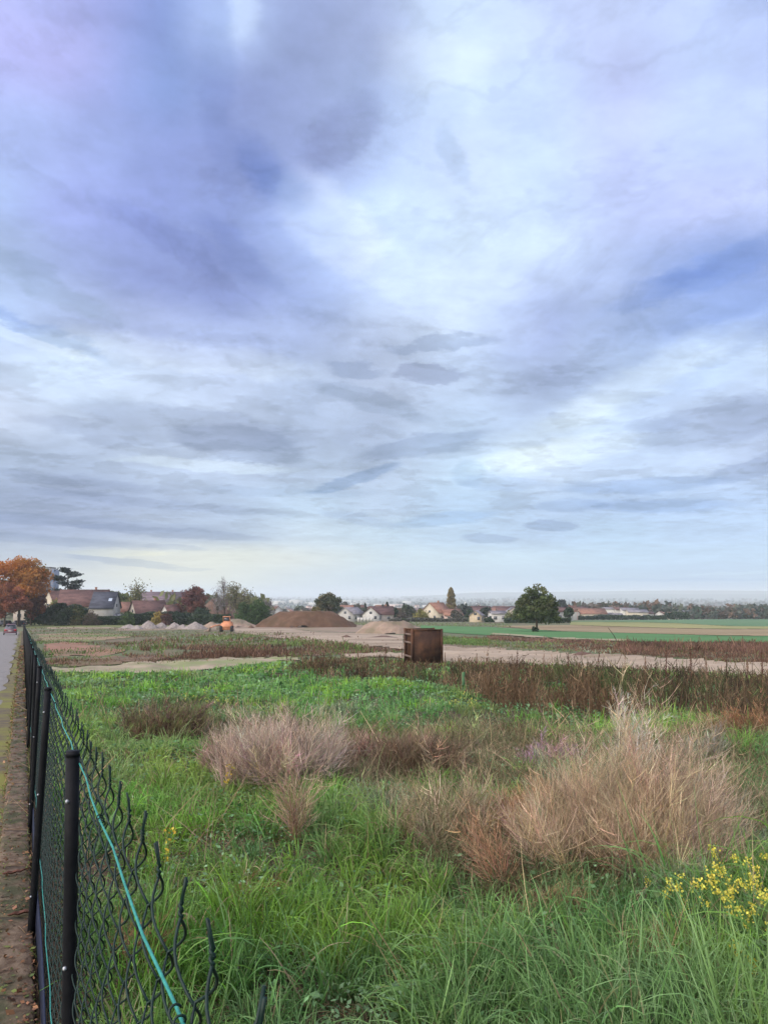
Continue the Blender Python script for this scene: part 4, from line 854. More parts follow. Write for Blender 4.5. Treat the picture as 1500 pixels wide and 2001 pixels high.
b = MB(); b.box(-.85, .65, .35, 1.55, 2.75, 2.9, .05); b.build('roof', M_or, cb_)
for xx in (-1.1, .85):
    for yy in (-.6, 1.5):
        b = MB(); b.tube([(xx - .18, yy, .58), (xx - .12, yy, .58), (xx + .3, yy, .58), (xx + .36, yy, .58)], [.5, .58, .58, .5], 20); w = b.build('wheel', M_tyre, ld)
        b = MB(); b.cyl((xx - .2, yy, .58), (xx + .38, yy, .58), .26, 12); b.build('rim', M_or, w)
b = MB(); b.tube([(-1.1, .3, 1.3), (-2.2, .1, 1.2), (-3.2, 0, .75)], .11, 6); b.tube([(-1.1, .9, 1.3), (-2.2, .9, 1.2), (-3.2, .9, .75)], .11, 6); b.build('arm', M_or, ld)
b = MB(); b.prism([(-3.1, .15), (-3.1, .85), (-3.3, .9), (-3.5, .42), (-4.1, .2), (-4.4, .13)], 'y', -.9, 1.9); b.build('bucket', M_buck, ld)
b = MB(); b.cyl((.9, -.1, 1.55), (.9, -.1, 2.3), .06, 8); b.build('exhaust', M_grey, ld)
b = MB(); b.box(-2.0, -1.25, .2, 1.4, .45, 1.5, .05); b.build('counterweight', M_grey, ld)

# white hoarding
def gable_house(name, x, y, w, d, hw, hr, yaw, wc, rc, label, chim=1, group=None, detail=True, windows=((-.3, .5), (.3, .5)), z=None, hip=0.0, skylight=False, gable_win=True, cat='house', rows=1, z_off=0):
    """ridge runs along local x; w long side, d gable side"""
    zz = float(T(x, y)) + z_off if z is None else z
    e = empty(name, (x, y, zz), yaw); tag(e, label, cat, group)
    b = MB(); W, D = w / 2, d / 2
    hp = hip * W
    b.prism([(-D, -2.5), (D, -2.5), (D, hw), (0, hw + hr - .02 if hip == 0 else hw + .01), (-D, hw)], 'x', -W, W); wl = b.build('wall', wc, e)
    b = MB(); ov = .35; sl = hr / D; t = .16
    zE = hw - sl * ov
    for s in (-1, 1):
        v = [(-W - ov, s * (D + ov), zE), (W + ov, s * (D + ov), zE), (W + ov - hp, 0, hw + hr), (-W - ov + hp, 0, hw + hr)]
        v2 = [(a_, b_, c_ + t) for a_, b_, c_ in v]
        b.add(v + v2, [(0, 1, 2, 3), (4, 7, 6, 5), (0, 4, 5, 1), (1, 5, 6, 2), (3, 2, 6, 7), (0, 3, 7, 4)])
    if hip > 0:
        for s in (-1, 1):
            X0 = s * (W + ov); b.add([(X0, -D - ov, zE + t), (X0, D + ov, zE + t), (X0 - s * hp, 0, hw + hr + t)], None, [(0, 1, 2)])
    rf = b.build('roof', rc, e)
    if not detail: return e
    for k in range(chim):
        cx = W * (.45 - .9 * k) ; b = MB(); b.box(cx - .3, cx + .3, .15, .7, hw + hr * .55, hw + hr + .8); b.box(cx - .36, cx + .36, .09, .76, hw + hr + .8, hw + hr + .92); b.build('chimney', M_brick, rf)
    if skylight:
        b = MB(); sx = W * .45; y0 = -D * .62; z0 = hw + hr * .38 + t + .03; b.add([(sx, y0, z0), (sx + 1.0, y0, z0), (sx + 1.0, y0 + .7, z0 + .7 * sl), (sx, y0 + .7, z0 + .7 * sl)], [(0, 1, 2, 3)]); b.build('skylight', M_sky, rf)
    for s in (-1, 1):
        for (fx, fz) in windows:
            b = MB(); cx = fx * w; b.box(cx - .6, cx + .6, s * D - .03, s * D + .03, hw * fz - .55, hw * fz + .55); wn = b.build('window', M_glass, e)
            b = MB(); y0 = s * D; a_, b2 = sorted((y0 + s * .035, y0 + s * .06))
            b.box(cx - .7, cx - .6, a_, b2, hw * fz - .65, hw * fz + .65); b.box(cx + .6, cx + .7, a_, b2, hw * fz - .65, hw * fz + .65); b.box(cx - .6, cx + .6, a_, b2, hw * fz + .55, hw * fz + .65); b.box(cx - .6, cx + .6, a_, b2, hw * fz - .65, hw * fz - .55); b.box(cx - .03, cx + .03, a_, b2, hw * fz - .55, hw * fz + .55)
            b.build('frame', M_white, wn)
        if gable_win:
            b = MB(); x0 = s * W; a_, b2 = sorted((x0 - s * .03, x0 + s * .03)); b.box(a_, b2, -.5, .5, hw + .1, hw + 1.0); b.build('window', M_glass, e)
            b = MB(); b.box(a_, b2, -D * .55 - .5, -D * .55 + .5, hw * .35, hw * .35 + 1.1); b.build('window', M_glass, e)
    return e
M_white = mat_noise('white_paint', (.37, .355, .32), (.45, .435, .39), 1, .8)
M_cream = mat_noise('cream_render', (.35, .31, .23), (.42, .37, .28), .7, .9); M_pale = mat_noise('pale_render', (.28, .27, .24), (.35, .34, .31), .7, .9)
M_ochre = mat_noise('ochre_render', (.33, .27, .18), (.40, .33, .23), .7, .9); M_pink = mat_noise('pink_render', (.42, .30, .25), (.50, .38, .32), .7, .9); M_taupe = mat_noise('taupe_render', (.28, .24, .20), (.36, .31, .27), .7, .9)
M_brick = mat_noise('brick', (.20, .10, .07), (.28, .15, .10), 3, .9)
def rooft(n, a, b_): return mat_noise(n, a, b_, 1.6, .9, stretch=(1, 1, 4), c3=tuple(v * .75 for v in a), scale3=.4)
M_rbr = rooft('brown_tiles', (.085, .045, .04), (.135, .075, .065)); M_rdk = rooft('slate_roof', (.04, .045, .06), (.07, .075, .095)); M_ror = rooft('orange_tiles', (.19, .095, .065), (.25, .135, .09)); M_rpu = rooft('mauve_tiles', (.12, .09, .10), (.17, .13, .14)); M_rgy = rooft('grey_roof', (.16, .15, .16), (.22, .21, .22))
M_sky = mat_noise('skylight_glass', (.25, .30, .36), (.35, .40, .46), 1, .2)
def at(px, y): return px_x(px, y)
# left hamlet behind the hedge
gable_house('house', at(106, 250), 250, 5.5, 6.0, 5.2, 5.0, R(90 - 18), M_cream, M_rbr, 'narrow house with white gable beside the big orange tree', chim=0, windows=())
gable_house('house', at(165, 236), 236, 13.6, 8.5, 5.6, 4.6, R(14), M_cream, M_rbr, 'large house with long brown roof behind the dark hedge', chim=1, windows=((-.38, .3), (-.1, .3), (.2, .3), (.4, .3)), gable_win=True)
gable_house('house', at(206, 232), 232, 6.6, 7.6, 5.0, 4.4, R(2), M_pale, M_rdk, 'slate roofed annex with a skylight joined to the brown roofed house', chim=0, windows=((-.3, .35), (.25, .35)), skylight=True)
gable_house('house', at(236, 252), 252, 6.5, 6.0, 3.8, 2.8, R(60), M_pink, M_ror, 'small pink house with orange roof right of the slate annex', chim=0, windows=((0, .5),))
gable_house('house', at(290, 244), 244, 10.0, 6.4, 3.4, 3.6, R(38), M_cream, M_rbr, 'house with bright cream gable and brown roof behind the gravel heaps', chim=1, windows=((-.2, .5), (.25, .5)))
gable_house('house', at(333, 232), 232, 4.6, 4.6, 2.6, 3.0, R(60), M_white, M_rbr, 'small outbuilding with steep white gable beside the bright cream one', chim=0, windows=())
gable_house('house', at(315, 330), 330, 20, 9, 6.4, 4.2, R(3), M_pink, M_rpu, 'long terrace with mauve roof and two chimneys behind', chim=2, windows=((-.4, .6), (-.2, .6), (0, .6), (.2, .6), (.4, .6)))
gable_house('house', at(60, 262), 262, 9, 7, 4.5, 3.5, R(12), M_taupe, M_rbr, 'taupe house mostly hidden by the big orange tree', chim=1)
# apartment block behind
x0 = at(88, 410); z0 = float(T(x0, 410)); e = empty('apartment_block', (x0, 410, z0), R(8)); tag(e, 'white apartment block with balconies beyond the orange tree', 'building')
b = MB(); b.box(-5, 3.2, -5, 5, -2, 24); b.build('wall', M_white, e); b = MB(); b.box(-5.2, 3.4, -5.2, 5.2, 24, 24.4); b.build('roof', M_rgy, e)
b = MB(); b.box(3.2, 5.2, -4.6, 4.6, -2, 23); b.build('stair_tower', mat_noise('blue_cladding', (.13, .16, .22), (.17, .20, .26), .4, .6), e)
for k in range(8):
    b = MB(); b.box(-4.8, 3.0, -6.2, -5.0, 1.4 + k * 2.8, 1.55 + k * 2.8); b.box(-4.8, 3.0, -6.2, -6.1, 1.55 + k * 2.8, 2.4 + k * 2.8); b.build('balcony', M_white, e)
    b = MB(); b.box(-4, 2.4, -5.04, -4.98, 2.4 + k * 2.8, 3.9 + k * 2.8); b.build('window', M_glass, e)

# cars
def car(px, row, y=None, yaw=0, body=None, label='', L_=4.3, W_=1.75, H_=1.5, van=False):
    p = G(px, row) if y is None else np.array([at(px, y), y, 0])
    if y is not None: p[2] = float(T(p[0], p[1]))
    p[2] = float(fence_z(p[1])) + .03 if (y is None and px < 50) else p[2]
    e = empty('parked_car', p, yaw); tag(e, label, 'car', 'parked cars')
    lw = W_ / 2
    side = [(-L_/2, .35), (-L_/2 + .05, .80), (-L_/2 + .15, .92), (L_/2 - .25, .82), (L_/2 - .05, .65), (L_/2, .35)]
    b = MB(); b.prism([(a_, c_) for a_, c_ in side], 'x', -lw, lw); b.box(-lw - .03, lw + .03, -L_/2 - .08, -L_/2 + .1, .32, .55, .03); bd = b.build('body', body, e)
    top = [(-L_/2 + .2, .92), (-L_/2 + .55, H_ - .03), (L_ * .1, H_ - .03), (L_ * .27, .86)]
    b = MB(); n = 4; v = []
    for s, k in ((-1, 0), (1, 1)):
        for (a_, c_) in top: v.append((s * (lw - (.06 if c_ < 1 else .22)), a_, c_))
    b.add(v, [(0, 1, 5, 4), (1, 2, 6, 5), (2, 3, 7, 6)], [(0, 2, 1), (0, 3, 2), (4, 5, 6), (4, 6, 7)]); b.build('window', M_glass, e)
    b = MB(); b.box(-lw + .2, lw - .2, -L_/2 + .5, L_ * .12, H_ - .03, H_ + .02, .01); b.build('roof', body, e)
    for s in (-1, 1):
        for yy in (-L_ * .31, L_ * .31):
            b = MB(); b.tube([(s * lw - .1, yy, .31), (s * lw - .08, yy, .31), (s * lw + .02, yy, .31), (s * lw + .03, yy, .31)], [.27, .31, .31, .27], 16); w_ = b.build('wheel', M_tyre, e)
            b = MB(); b.cyl((s * lw - .05, yy, .31), (s * lw + .04, yy, .31), .18, 10); b.build('rim', M_zinc, w_)
        b = MB(); b.box(s * (lw - .16) - .14, s * (lw - .16) + .14, -L_/2 - .05, -L_/2 + .1, .66, .84, .02); b.build('tail_light', M_red, e)
    b = MB(); b.box(-.27, .27, -L_/2 - .1, -L_/2 - .02, .58, .7); b.build('number_plate', M_white, e)
    return e
M_red = mat_noise('lamp_red', (.35, .02, .015), (.45, .03, .02), 3, .3)
YAWR = math.atan(-FX)
car(21, 1240.5, body=mat_noise('wine_paint', (.10, .045, .06), (.14, .065, .08), 2, .35, spec=.5), label='small wine red hatchback alone on the road', yaw=YAWR, W_=1.62, H_=1.5)
car(8, 0, y=205, yaw=R(80), body=mat_noise('navy_paint', (.02, .022, .035), (.03, .035, .05), 2, .35), label='dark car parked under the orange tree, left one')
car(36, 0, y=205, yaw=R(84), body=mat_noise('black_paint', (.015, .015, .018), (.025, .025, .028), 2, .35), label='dark car parked under the orange tree, right one')
car(231, 0, y=224, yaw=R(70), body=mat_noise('blue_black_paint', (.02, .025, .04), (.03, .035, .05), 2, .35), label='dark car standing before the small orange roofed house', L_=4.2, H_=1.55).location.z += 1.6
# bank of earth carrying that car and the yards
hk = MB()
# ================================================================== trees
def tree(name, px, y, h, w, cols, label, kind='round', n=2500, cat='tree', group=None, trunk=.22, z=None, gaps=.5, x=None, leaf=None, cs=.16, parts=True, dense=False):
    x = at(px, y) if x is None else x; zz = float(T(x, y)) if z is None else z
    e = empty(name, (x, y, zz)); tag(e, label, cat, group)
    g = np.random.default_rng(abs(int(px * 7 + y * 13 + h * 31)) + 5)
    ls = leaf or max(.14, .0017 * y); cols = [np.asarray(c, float) for c in cols]; W = w / 2; r0 = max(.018 * h + .06, .0007 * y)
    tb_ = MB(); cb = MB(); H0 = h * trunk
    if kind in ('round', 'bare', 'thin'):
        nl = 9 if kind == 'round' else 14
        topz = h * (.72 if kind == 'round' else .9)
        tb_.tube([(0, 0, -.3), (g.normal(0, .02) * h, 0, H0), (g.normal(0, .04) * h, g.normal(0, .03) * h, topz)], [r0 * 1.15, r0 * .8, r0 * .2], 7)
        cl = []
        for k in range(nl):
            a = g.random() * 6.28; el_ = g.random(); zz_ = H0 + (h - H0) * (.25 + .7 * el_); rad = W * math.sqrt(max(.05, 1 - ((zz_ - H0) / (h - H0) * 1.05 - .35) ** 2 / .6)) * (.55 + .4 * g.random())
            if kind == 'bare': rad *= .75
            tip = np.array([math.cos(a) * rad, math.sin(a) * rad, zz_ * .97]); s0 = np.array([0, 0, H0 * (.8 + .3 * g.random()) + (zz_ - H0) * .35])
            tb_.tube([s0, (s0 + tip) / 2 + [0, 0, .04 * h], tip], [r0 * .5, r0 * .28, r0 * .08], 5); cl.append(tip)
            if kind != 'round':
                for q in range(7):
                    t_ = .4 + .6 * g.random(); b0 = s0 + (tip - s0) * t_ + [0, 0, .04 * h * (1 - abs(2 * t_ - 1))]; b1 = b0 + unit(g.normal(size=3) + [0, 0, 1.2]) * h * .12
                    tb_.tube([b0, b1], [r0 * .16, r0 * .05], 4)
        if kind == 'round':
            m = 26; cen = []
            for k in range(m * 3):
                v = g.normal(size=3); v /= np.linalg.norm(v); rr_ = g.random() ** .4
                c = np.array([v[0] * W * rr_ * .86, v[1] * W * rr_ * .86, (h + H0) / 2 + v[2] * (h - H0) / 2 * rr_ * .86])
                if v[2] < -.3 and g.random() < .5: continue
                cen.append(c)
            if dense:
                v = unit(g.normal(size=(150, 3))); v[:, 2] = np.abs(v[:, 2]) * 1.0 - .22 * (g.random(150) < .5); rr_ = g.random((150, 1)) ** .33
                cen = list(v * rr_ * [W * .9, W * .9, (h - H0) * .74] + [0, 0, H0 + (h - H0) * .17])
            cen = np.array(cen if dense else cen[:int(m * 2.6)]); sz = (.13 + .12 * g.random(len(cen))) * min(w, h - H0) * (.6 if dense else .85)
            ci = g.integers(0, len(cen), n); d = g.normal(size=(n, 3)); d = unit(d) * (g.random((n, 1)) ** .5)
            P = cen[ci] + d * sz[ci][:, None] * [1, 1, .8]
            shade = g.normal(0, .16, len(cen))
            cc = np.array([cols[k] for k in g.integers(0, len(cols), len(cen))])[ci] * np.exp(shade[ci][:, None] + g.normal(0, cs, (n, 1)))
            leaves(cb, P, ls * np.exp(g.normal(0, .25, n)), np.clip(cc, 0, .8))
        else:
            m = n; tips = np.array(cl); ci = g.integers(0, len(tips), m)
            P = tips[ci] * np.array([1, 1, 1]) * (.72 + .36 * g.random((m, 1))) + g.normal(0, .07 * h, (m, 3)); P[:, 2] = np.clip(P[:, 2], H0, h * 1.02)
            d = unit(g.normal(size=(m, 3)) + [0, 0, 1.0]); 
            if kind == 'bare': strands(cb, P, d, d, .09 * h, ls * .35, vary(cols[0], m, .2), 2)
            else: leaves(cb, P, ls * .9, np.clip(np.array([cols[k] for k in g.integers(0, len(cols), m)]) * np.exp(g.normal(0, .2, (m, 1))), 0, .8))
    elif kind == 'poplar':
        tb_.tube([(0, 0, -.3), (0, 0, h * .85)], [r0, r0 * .3], 7)
        t = g.random(n); prof = np.sin(np.clip(t, 0, 1) ** .75 * math.pi) ** .5; a = g.random(n) * 6.28; r = W * prof * g.random(n) ** .45 * (.8 + .4 * np.abs(np.sin(t * 19 + a)))
        P = np.stack([np.cos(a) * r, np.sin(a) * r, H0 + (h - H0) * t], -1)
        leaves(cb, P, ls, np.array([cols[k] for k in g.integers(0, len(cols), n)]) * np.exp(g.normal(0, cs, (n, 1))))
    elif kind == 'conifer':
        tb_.tube([(0, 0, -.3), (0, 0, h * .93)], [r0, r0 * .2], 7)
        t = g.random(n) ** 1.3; lay = .75 + .25 * np.cos(t * 46); a = g.random(n) * 6.28; r = W * (1 - t) ** .8 * g.random(n) ** .5 * lay * (.85 + .3 * np.abs(np.sin(a * 3.5 + t * 30)))
        P = np.stack([np.cos(a) * r, np.sin(a) * r, H0 + (h - H0) * t - r * .18], -1)
        leaves(cb, P, ls, np.array([cols[k] for k in g.integers(0, len(cols), n)]) * np.exp(g.normal(0, cs, (n, 1))), .3)
    elif kind == 'cedar':
        tb_.tube([(0, 0, -.3), (.1, 0, h * .5), (-.3, 0, h * .97)], [r0, r0 * .7, r0 * .2], 7)
        for k in range(17):
            zc = h * (.32 + .64 * k / 16); reach = W * (1.05 - .75 * (k / 16) ** 1.6) * (.55 + .55 * g.random()); a = g.random() * 6.28 if k % 2 else (0 if g.random() < .5 else math.pi) + g.normal(0, .4)
            tip = np.array([math.cos(a) * reach, math.sin(a) * reach, zc + .10 * reach]); tb_.tube([(0, 0, zc - .06 * h), tip * [.5, .5, 1] + [0, 0, -.01 * h], tip], [r0 * .35, r0 * .22, r0 * .06], 5)
            m = n // 17; t = .3 + .75 * g.random(m); P = np.array([0, 0, zc - .03 * h]) + (tip - [0, 0, zc - .03 * h]) * t[:, None] + g.normal(0, 1, (m, 3)) * [W * .10, W * .10, h * .012]
            leaves(cb, P, ls, np.array([cols[q] for q in g.integers(0, len(cols), m)]) * np.exp(g.normal(0, cs, (m, 1))), .6)
    elif kind == 'bush':
        tb_.tube([(0, 0, -.2), (0, 0, h * .5)], [r0, r0 * .4], 5)
        for q in range(4): a = q * 1.6; tb_.tube([(0, 0, .1), (math.cos(a) * W * .5, math.sin(a) * W * .4, h * .6)], [r0 * .6, r0 * .2], 4)
        m = 34; v = unit(g.normal(size=(m, 3))); v[:, 2] = np.abs(v[:, 2]); cen = v * (g.random((m, 1)) ** .5) * [W * .82, W * .7, h * .80] + [0, 0, h * .05]
        sz = (.18 + .14 * g.random(m)) * min(w, h) ; ci = g.integers(0, m, n); P = cen[ci] + unit(g.normal(size=(n, 3))) * (g.random((n, 1)) ** .5) * sz[ci][:, None]; P[:, 2] = np.maximum(P[:, 2], .02)
        sh = g.normal(0, .18, m); cc = np.array([cols[k] for k in g.integers(0, len(cols), m)])[ci] * np.exp(sh[ci][:, None] + g.normal(0, cs, (n, 1)))
        leaves(cb, P, ls, np.clip(cc, 0, .8))
    tb_.build('trunk', M_bark, e); cb.build('crown', M_leaf, e); return e
def hedge(name, px0, px1, y, h, d, cols, label, n=5000, cat='hedge', y1=None, zoff=0):
    y1 = y if y1 is None else y1; x0, x1 = at(px0, y), at(px1, y1); Lh = math.hypot(x1 - x0, y1 - y)
    g = np.random.default_rng(int(px0 + y)); t = g.random(n); a = g.random(n); x = x0 + (x1 - x0) * t; yy_ = y + (y1 - y) * t
    top = h * (.62 + .7 * fbm(t * Lh * .22, t * 0 + y, 3, 3)); zz = top * g.random(n) ** .6; off = (g.random(n) - .5) * d
    cc = np.array([cols[k] for k in (fbm(t * Lh * .3, zz * .2, 9) * len(cols) * .999).astype(int)]) * np.exp(g.normal(0, .2, (n, 1)))
    b = MB(); leaves(b, np.stack([x, yy_ + off, T(x, yy_) + zz + zoff], -1) - [x0, y, 0], max(.2, .0019 * y), cc)
    o = b.build(name, M_leaf); o.location = (x0, y, 0); tag(o, label, cat); return o
OR = [(.34, .12, .025), (.28, .13, .03), (.22, .13, .035), (.17, .065, .035), (.15, .05, .035), (.38, .16, .03)]
DG = [(.028, .05, .025), (.035, .06, .03), (.022, .042, .024)]; MG = [(.06, .10, .03), (.075, .12, .035), (.05, .085, .03)]; RB = [(.11, .045, .04), (.14, .06, .045), (.09, .045, .035)]
OLV = [(.12, .13, .045), (.15, .14, .05), (.09, .11, .04)]; GRY = [(.13, .12, .11), (.16, .14, .12)]
tree('autumn_tree', 38, 204, 18.6, 17.0, OR[:1] * 2 + OR[1:3] + [OR[5]], 'big rounded orange and olive autumn tree over the road end', n=16000, trunk=.16)
tree('autumn_tree', 10, 196, 10.5, 13.0, [(.22, .075, .04), (.26, .10, .045), (.18, .06, .035)], 'rust red lower tree under the big orange one at the left edge', n=12000, trunk=.17)
tree('autumn_tree', 62, 214, 9.5, 9.0, [(.16, .06, .035), (.21, .08, .03), (.13, .05, .035)], 'rust red small tree right of the road end', n=5000, trunk=.2)
tree('autumn_tree', -38, 200, 15, 12, OR, 'orange autumn tree cut by the left edge of the frame', n=5000, trunk=.2)
tree('cedar_tree', 131, 262, 18.5, 15.0, [(.03, .045, .042), (.04, .055, .05)], 'dark cedar with tiered flat branches behind the brown roofed house', 'cedar', n=5200, leaf=.5)
tree('birch_tree', 264, 262, 14.8, 6.8, OLV, 'slender olive birch rising behind the bright cream gable', 'thin', n=900)
tree('garden_tree', 232, 275, 10.5, 9, [(.09, .12, .04), (.12, .13, .045)], 'olive green garden tree between the slate roof and the birch', n=1500)
tree('garden_tree', 112, 246, 7.8, 5.0, [(.12, .15, .04), (.20, .13, .04)], 'green and yellow garden tree before the white gable', n=1200)
tree('copper_beech', 380, 236, 11.6, 8.2, [(.13, .05, .045), (.10, .04, .04), (.16, .065, .05)], 'dark copper red tree left of the dark spoil heap', n=3800, trunk=.2)
tree('copper_beech', 348, 238, 6.5, 5.5, [(.15, .07, .05), (.12, .055, .045)], 'smaller reddish brown tree beside the copper red one', n=1200, trunk=.2)
tree('shrub', 395, 224, 5.6, 7.5, DG, 'dark green rounded shrub below the copper red tree', 'bush', n=2600)
tree('bare_tree', 438, 245, 13.5, 5.5, [(.20, .19, .18)], 'tall pale bare tree behind the dark spoil heap, leftmost of three', 'bare', n=420)
tree('thin_tree', 462, 240, 12.6, 7.5, [(.13, .14, .07), (.17, .15, .09)], 'thinning olive tree, tallest of those above the green thicket', 'thin', n=1000)
tree('thin_tree', 480, 238, 10.8, 5.0, [(.15, .15, .07), (.12, .13, .06)], 'thinning olive tree on the right above the green thicket', 'thin', n=650)
tree('bare_tree', 425, 250, 11, 5, [(.15, .14, .14)], 'small greyish bare tree over the dark spoil heap', 'bare', n=320)
tree('bare_tree', 522, 250, 7.5, 6, [(.16, .15, .14)], 'low spreading bare tree right of the green thicket', 'bare', n=500)
tree('shrub', 490, 212, 7.6, 10.2, [(.045, .09, .025), (.055, .105, .03), (.04, .075, .025)], 'large dense green thicket in the middle of the site edge', 'bush', n=9000)
tree('shrub', 516, 228, 5.2, 6, DG, 'dark green thicket behind the large green one on the right', 'bush', n=1500)
tree('oak_tree', 642, 262, 10.2, 9.0, [(.05, .07, .035), (.07, .085, .04), (.085, .08, .04)], 'broad dark green tree standing behind the reddish spoil heap', n=3200, trunk=.22)
tree('garden_tree', 622, 270, 6.5, 4.5, [(.20, .15, .05), (.16, .14, .05)], 'yellow brown small tree left of the broad dark green one', n=700)
tree('lone_tree', 1047, 148, 9.4, 9.2, [(.055, .08, .026), (.075, .10, .033), (.045, .065, .023), (.085, .095, .035)], 'lone round leafy tree standing at the edge of the green field', n=12000, trunk=.20, cs=.24, dense=True)
tree('shrub', 1044, 147, 1.1, 1.5, DG, 'small dark bush around the foot of the lone field tree', 'bush', n=500)
hedge('hedge', 52, 170, 216, 5.0, 3.0, DG + [(.07, .07, .03)], 'dark tall hedge below the big brown roofed house', 6500)
hedge('hedge', 165, 270, 218, 2.5, 3.0, DG + [(.06, .075, .035)], 'dark hedge before the slate annex and the orange roofed house', 5000)
hedge('hedge', 262, 372, 220, 3.4, 3.0, DG + [(.09, .08, .03)], 'dark hedge behind the gravel heaps', 4500)
hedge('hedge', 366, 450, 218, 3.0, 3.0, DG, 'dark hedge behind the widest gravel heap', 3000)
for (px, y, h, w, cl, lab) in ((148, 214, 6.2, 5, OLV, 'olive shrub standing above the dark hedge, left of the long house front'), (95, 222, 6.5, 6, [(.10, .09, .04), (.07, .09, .035)], 'brown green shrub between the orange tree and the dark hedge'), (128, 212, 5.0, 6.5, DG, 'darkest rounded shrub in the tall hedge'), (308, 214, 4.6, 4.2, [(.28, .20, .04), (.22, .17, .05)], 'yellow autumn shrub before the steep white outbuilding'), (250, 216, 4.2, 5, MG, 'mid green shrub left of the bright cream gable'), (325, 214, 4.4, 4, RB, 'reddish shrub right of the yellow autumn one'), (180, 214, 4.4, 5, [(.13, .10, .07), (.10, .09, .05)], 'greyish brown shrub before the slate annex'), (345, 216, 4.0, 4.4, DG, 'dark shrub between the outbuilding and the copper red tree')):
    tree('shrub', px, y, h, w, cl, lab, 'bush', n=1300)

# white hoarding
e_ = np.array([at(713.5, 282), 282, 0]); e_[2] = float(T(e_[0], 282)); hd = empty('hoarding', e_, 0); tag(hd, 'white panel hoarding on the field edge before the town', 'hoarding')
for k in range(5):
    b = MB(); b.box(-2.9 + k * 1.16, -2.9 + k * 1.16 + 1.12, 0, .05, .12, 1.55); b.build('panel', M_white, hd)
for k in range(6):
    b = MB(); b.box(-2.96 + k * 1.16, -2.90 + k * 1.16, .055, .12, -.2, 1.6); b.build('post', M_grey, hd)

# houses on the field edge
mid = [(686, 300, 9, 7, 2.9, 2.4, 62, M_pale, M_rgy, 'pale house with a low grey gable left of the white hoarding', 1),
 (727, 300, 6.0, 6.5, 2.8, 2.6, 80, M_white, M_rbr, 'white gabled house behind the white hoarding', 0), (744, 304, 9, 7, 2.8, 2.9, 8, M_taupe, M_rbr, 'brown roofed bungalow joined to the white gabled house', 1),
 (852, 320, 9.5, 9, 3.4, 4.0, 52, M_cream, M_ror, 'cream gabled house with red roof right of the yellow willow', 1),
 (880, 318, 8, 6.5, 2.4, 2.4, 20, M_pink, M_ror, 'pinkish low house right of the cream gabled one', 0),
 (931, 275, 4.6, 4.3, 2.4, 1.6, 70, M_ochre, M_rgy, 'small ochre house left of the white flat one', 0),
 (971, 282, 5.4, 5.5, 3.0, .9, 8, M_white, M_rgy, 'small white two storey house left of the lone field tree', 0),
 (1062, 300, 9, 6, 3.6, 1.8, 5, M_white, M_rgy, 'white house seen below the crown of the lone field tree', 0), (1096, 305, 7, 6, 3.8, 1.6, 12, M_pale, M_rbr, 'pale house just right of the lone field tree', 0)]
for (px, y, w, d, hw, hr, yw, wc, rc, lab, ch) in mid: gable_house('house', at(px, y), y, w, d, hw, hr, R(yw), wc, rc, lab, chim=ch, windows=((-.28, .5), (.28, .5)))
tree('willow_tree', 822, 300, 5.2, 6.4, [(.22, .19, .05), (.18, .17, .05)], 'yellow willow between the brown bungalow and the cream gable', 'bush', n=1500)
tree('poplar_tree', 881, 345, 14.5, 3.9, [(.24, .18, .08), (.20, .16, .07), (.15, .13, .06)], 'tall narrow yellow brown poplar above the town', 'poplar', n=2400, trunk=.1)
for (px, y, h, w, cl, kd, lab) in (
 (756, 318, 7.6, 5.6, DG, 'conifer', 'dark conifer behind the brown roofed bungalow'), (768, 316, 6.0, 5, DG, 'round', 'dark round tree right of the conifer by the bungalow'),
 (796, 322, 6.8, 6, [(.07, .07, .05), (.06, .08, .05)], 'round', 'dull grey green tree between the conifer and the willow'), (786, 330, 5.2, 8, [(.10, .08, .06)], 'bush', 'brown grey bush left of the yellow willow'),
 (838, 318, 3.4, 7, DG, 'bush', 'dark low bush in front of the cream gabled house'), (905, 322, 7.0, 8, [(.05, .065, .06), (.06, .07, .06)], 'round', 'blue green tree right of the poplar'),
 (893, 300, 5.0, 7, [(.06, .07, .05), (.09, .08, .06)], 'bush', 'grey green thicket at the foot of the poplar'), (917, 296, 4.6, 5, DG, 'bush', 'dark bush left of the small ochre house'),
 (948, 300, 5.8, 5, [(.05, .065, .05)], 'round', 'dark tree behind the small ochre house'), (955, 270, 2.0, 4, DG, 'bush', 'low dark bush between the ochre and the white house'),
 (1004, 262, 4.6, 7.5, [(.10, .12, .045), (.12, .13, .05)], 'bush', 'olive bush left of the lone field tree'), (1022, 258, 5.6, 6, [(.06, .085, .04), (.09, .10, .04)], 'bush', 'mid green bush partly behind the lone field tree'),
 (1080, 270, 4.6, 4.5, DG, 'bush', 'dark bush right behind the lone field tree'), (1111, 262, 5.2, 3.4, DG, 'round', 'dark round tree at the right end of the low hedge'), (1098, 325, 9, 6, [(.06, .07, .07)], 'round', 'grey blue tree behind the pale house by the lone tree'),
 (664, 310, 6.0, 6, [(.05, .065, .05)], 'round', 'dark tree left of the pale grey gabled house'), (606, 300, 4.5, 5, OLV, 'bush', 'olive bush rising behind the reddish spoil heap'), (575, 300, 3.5, 6, DG, 'bush', 'dark bush left behind the reddish spoil heap'), (546, 290, 3.2, 6, OLV, 'bush', 'grey olive bush between the green thicket and the spoil heap')):
    tree('garden_tree' if kd != 'bush' else 'shrub', px, y, h, w, cl, lab, kd, n=1100)
hedge('hedge', 985, 1113, 250, 1.7, 2.0, DG, 'low dark clipped hedge behind the lone field tree', 3000)
hedge('hedge', 760, 985, 285, 1.3, 2, [(.08, .10, .06), (.10, .10, .08), (.06, .07, .05)], 'low grey green hedge along the back of the field', 3000)
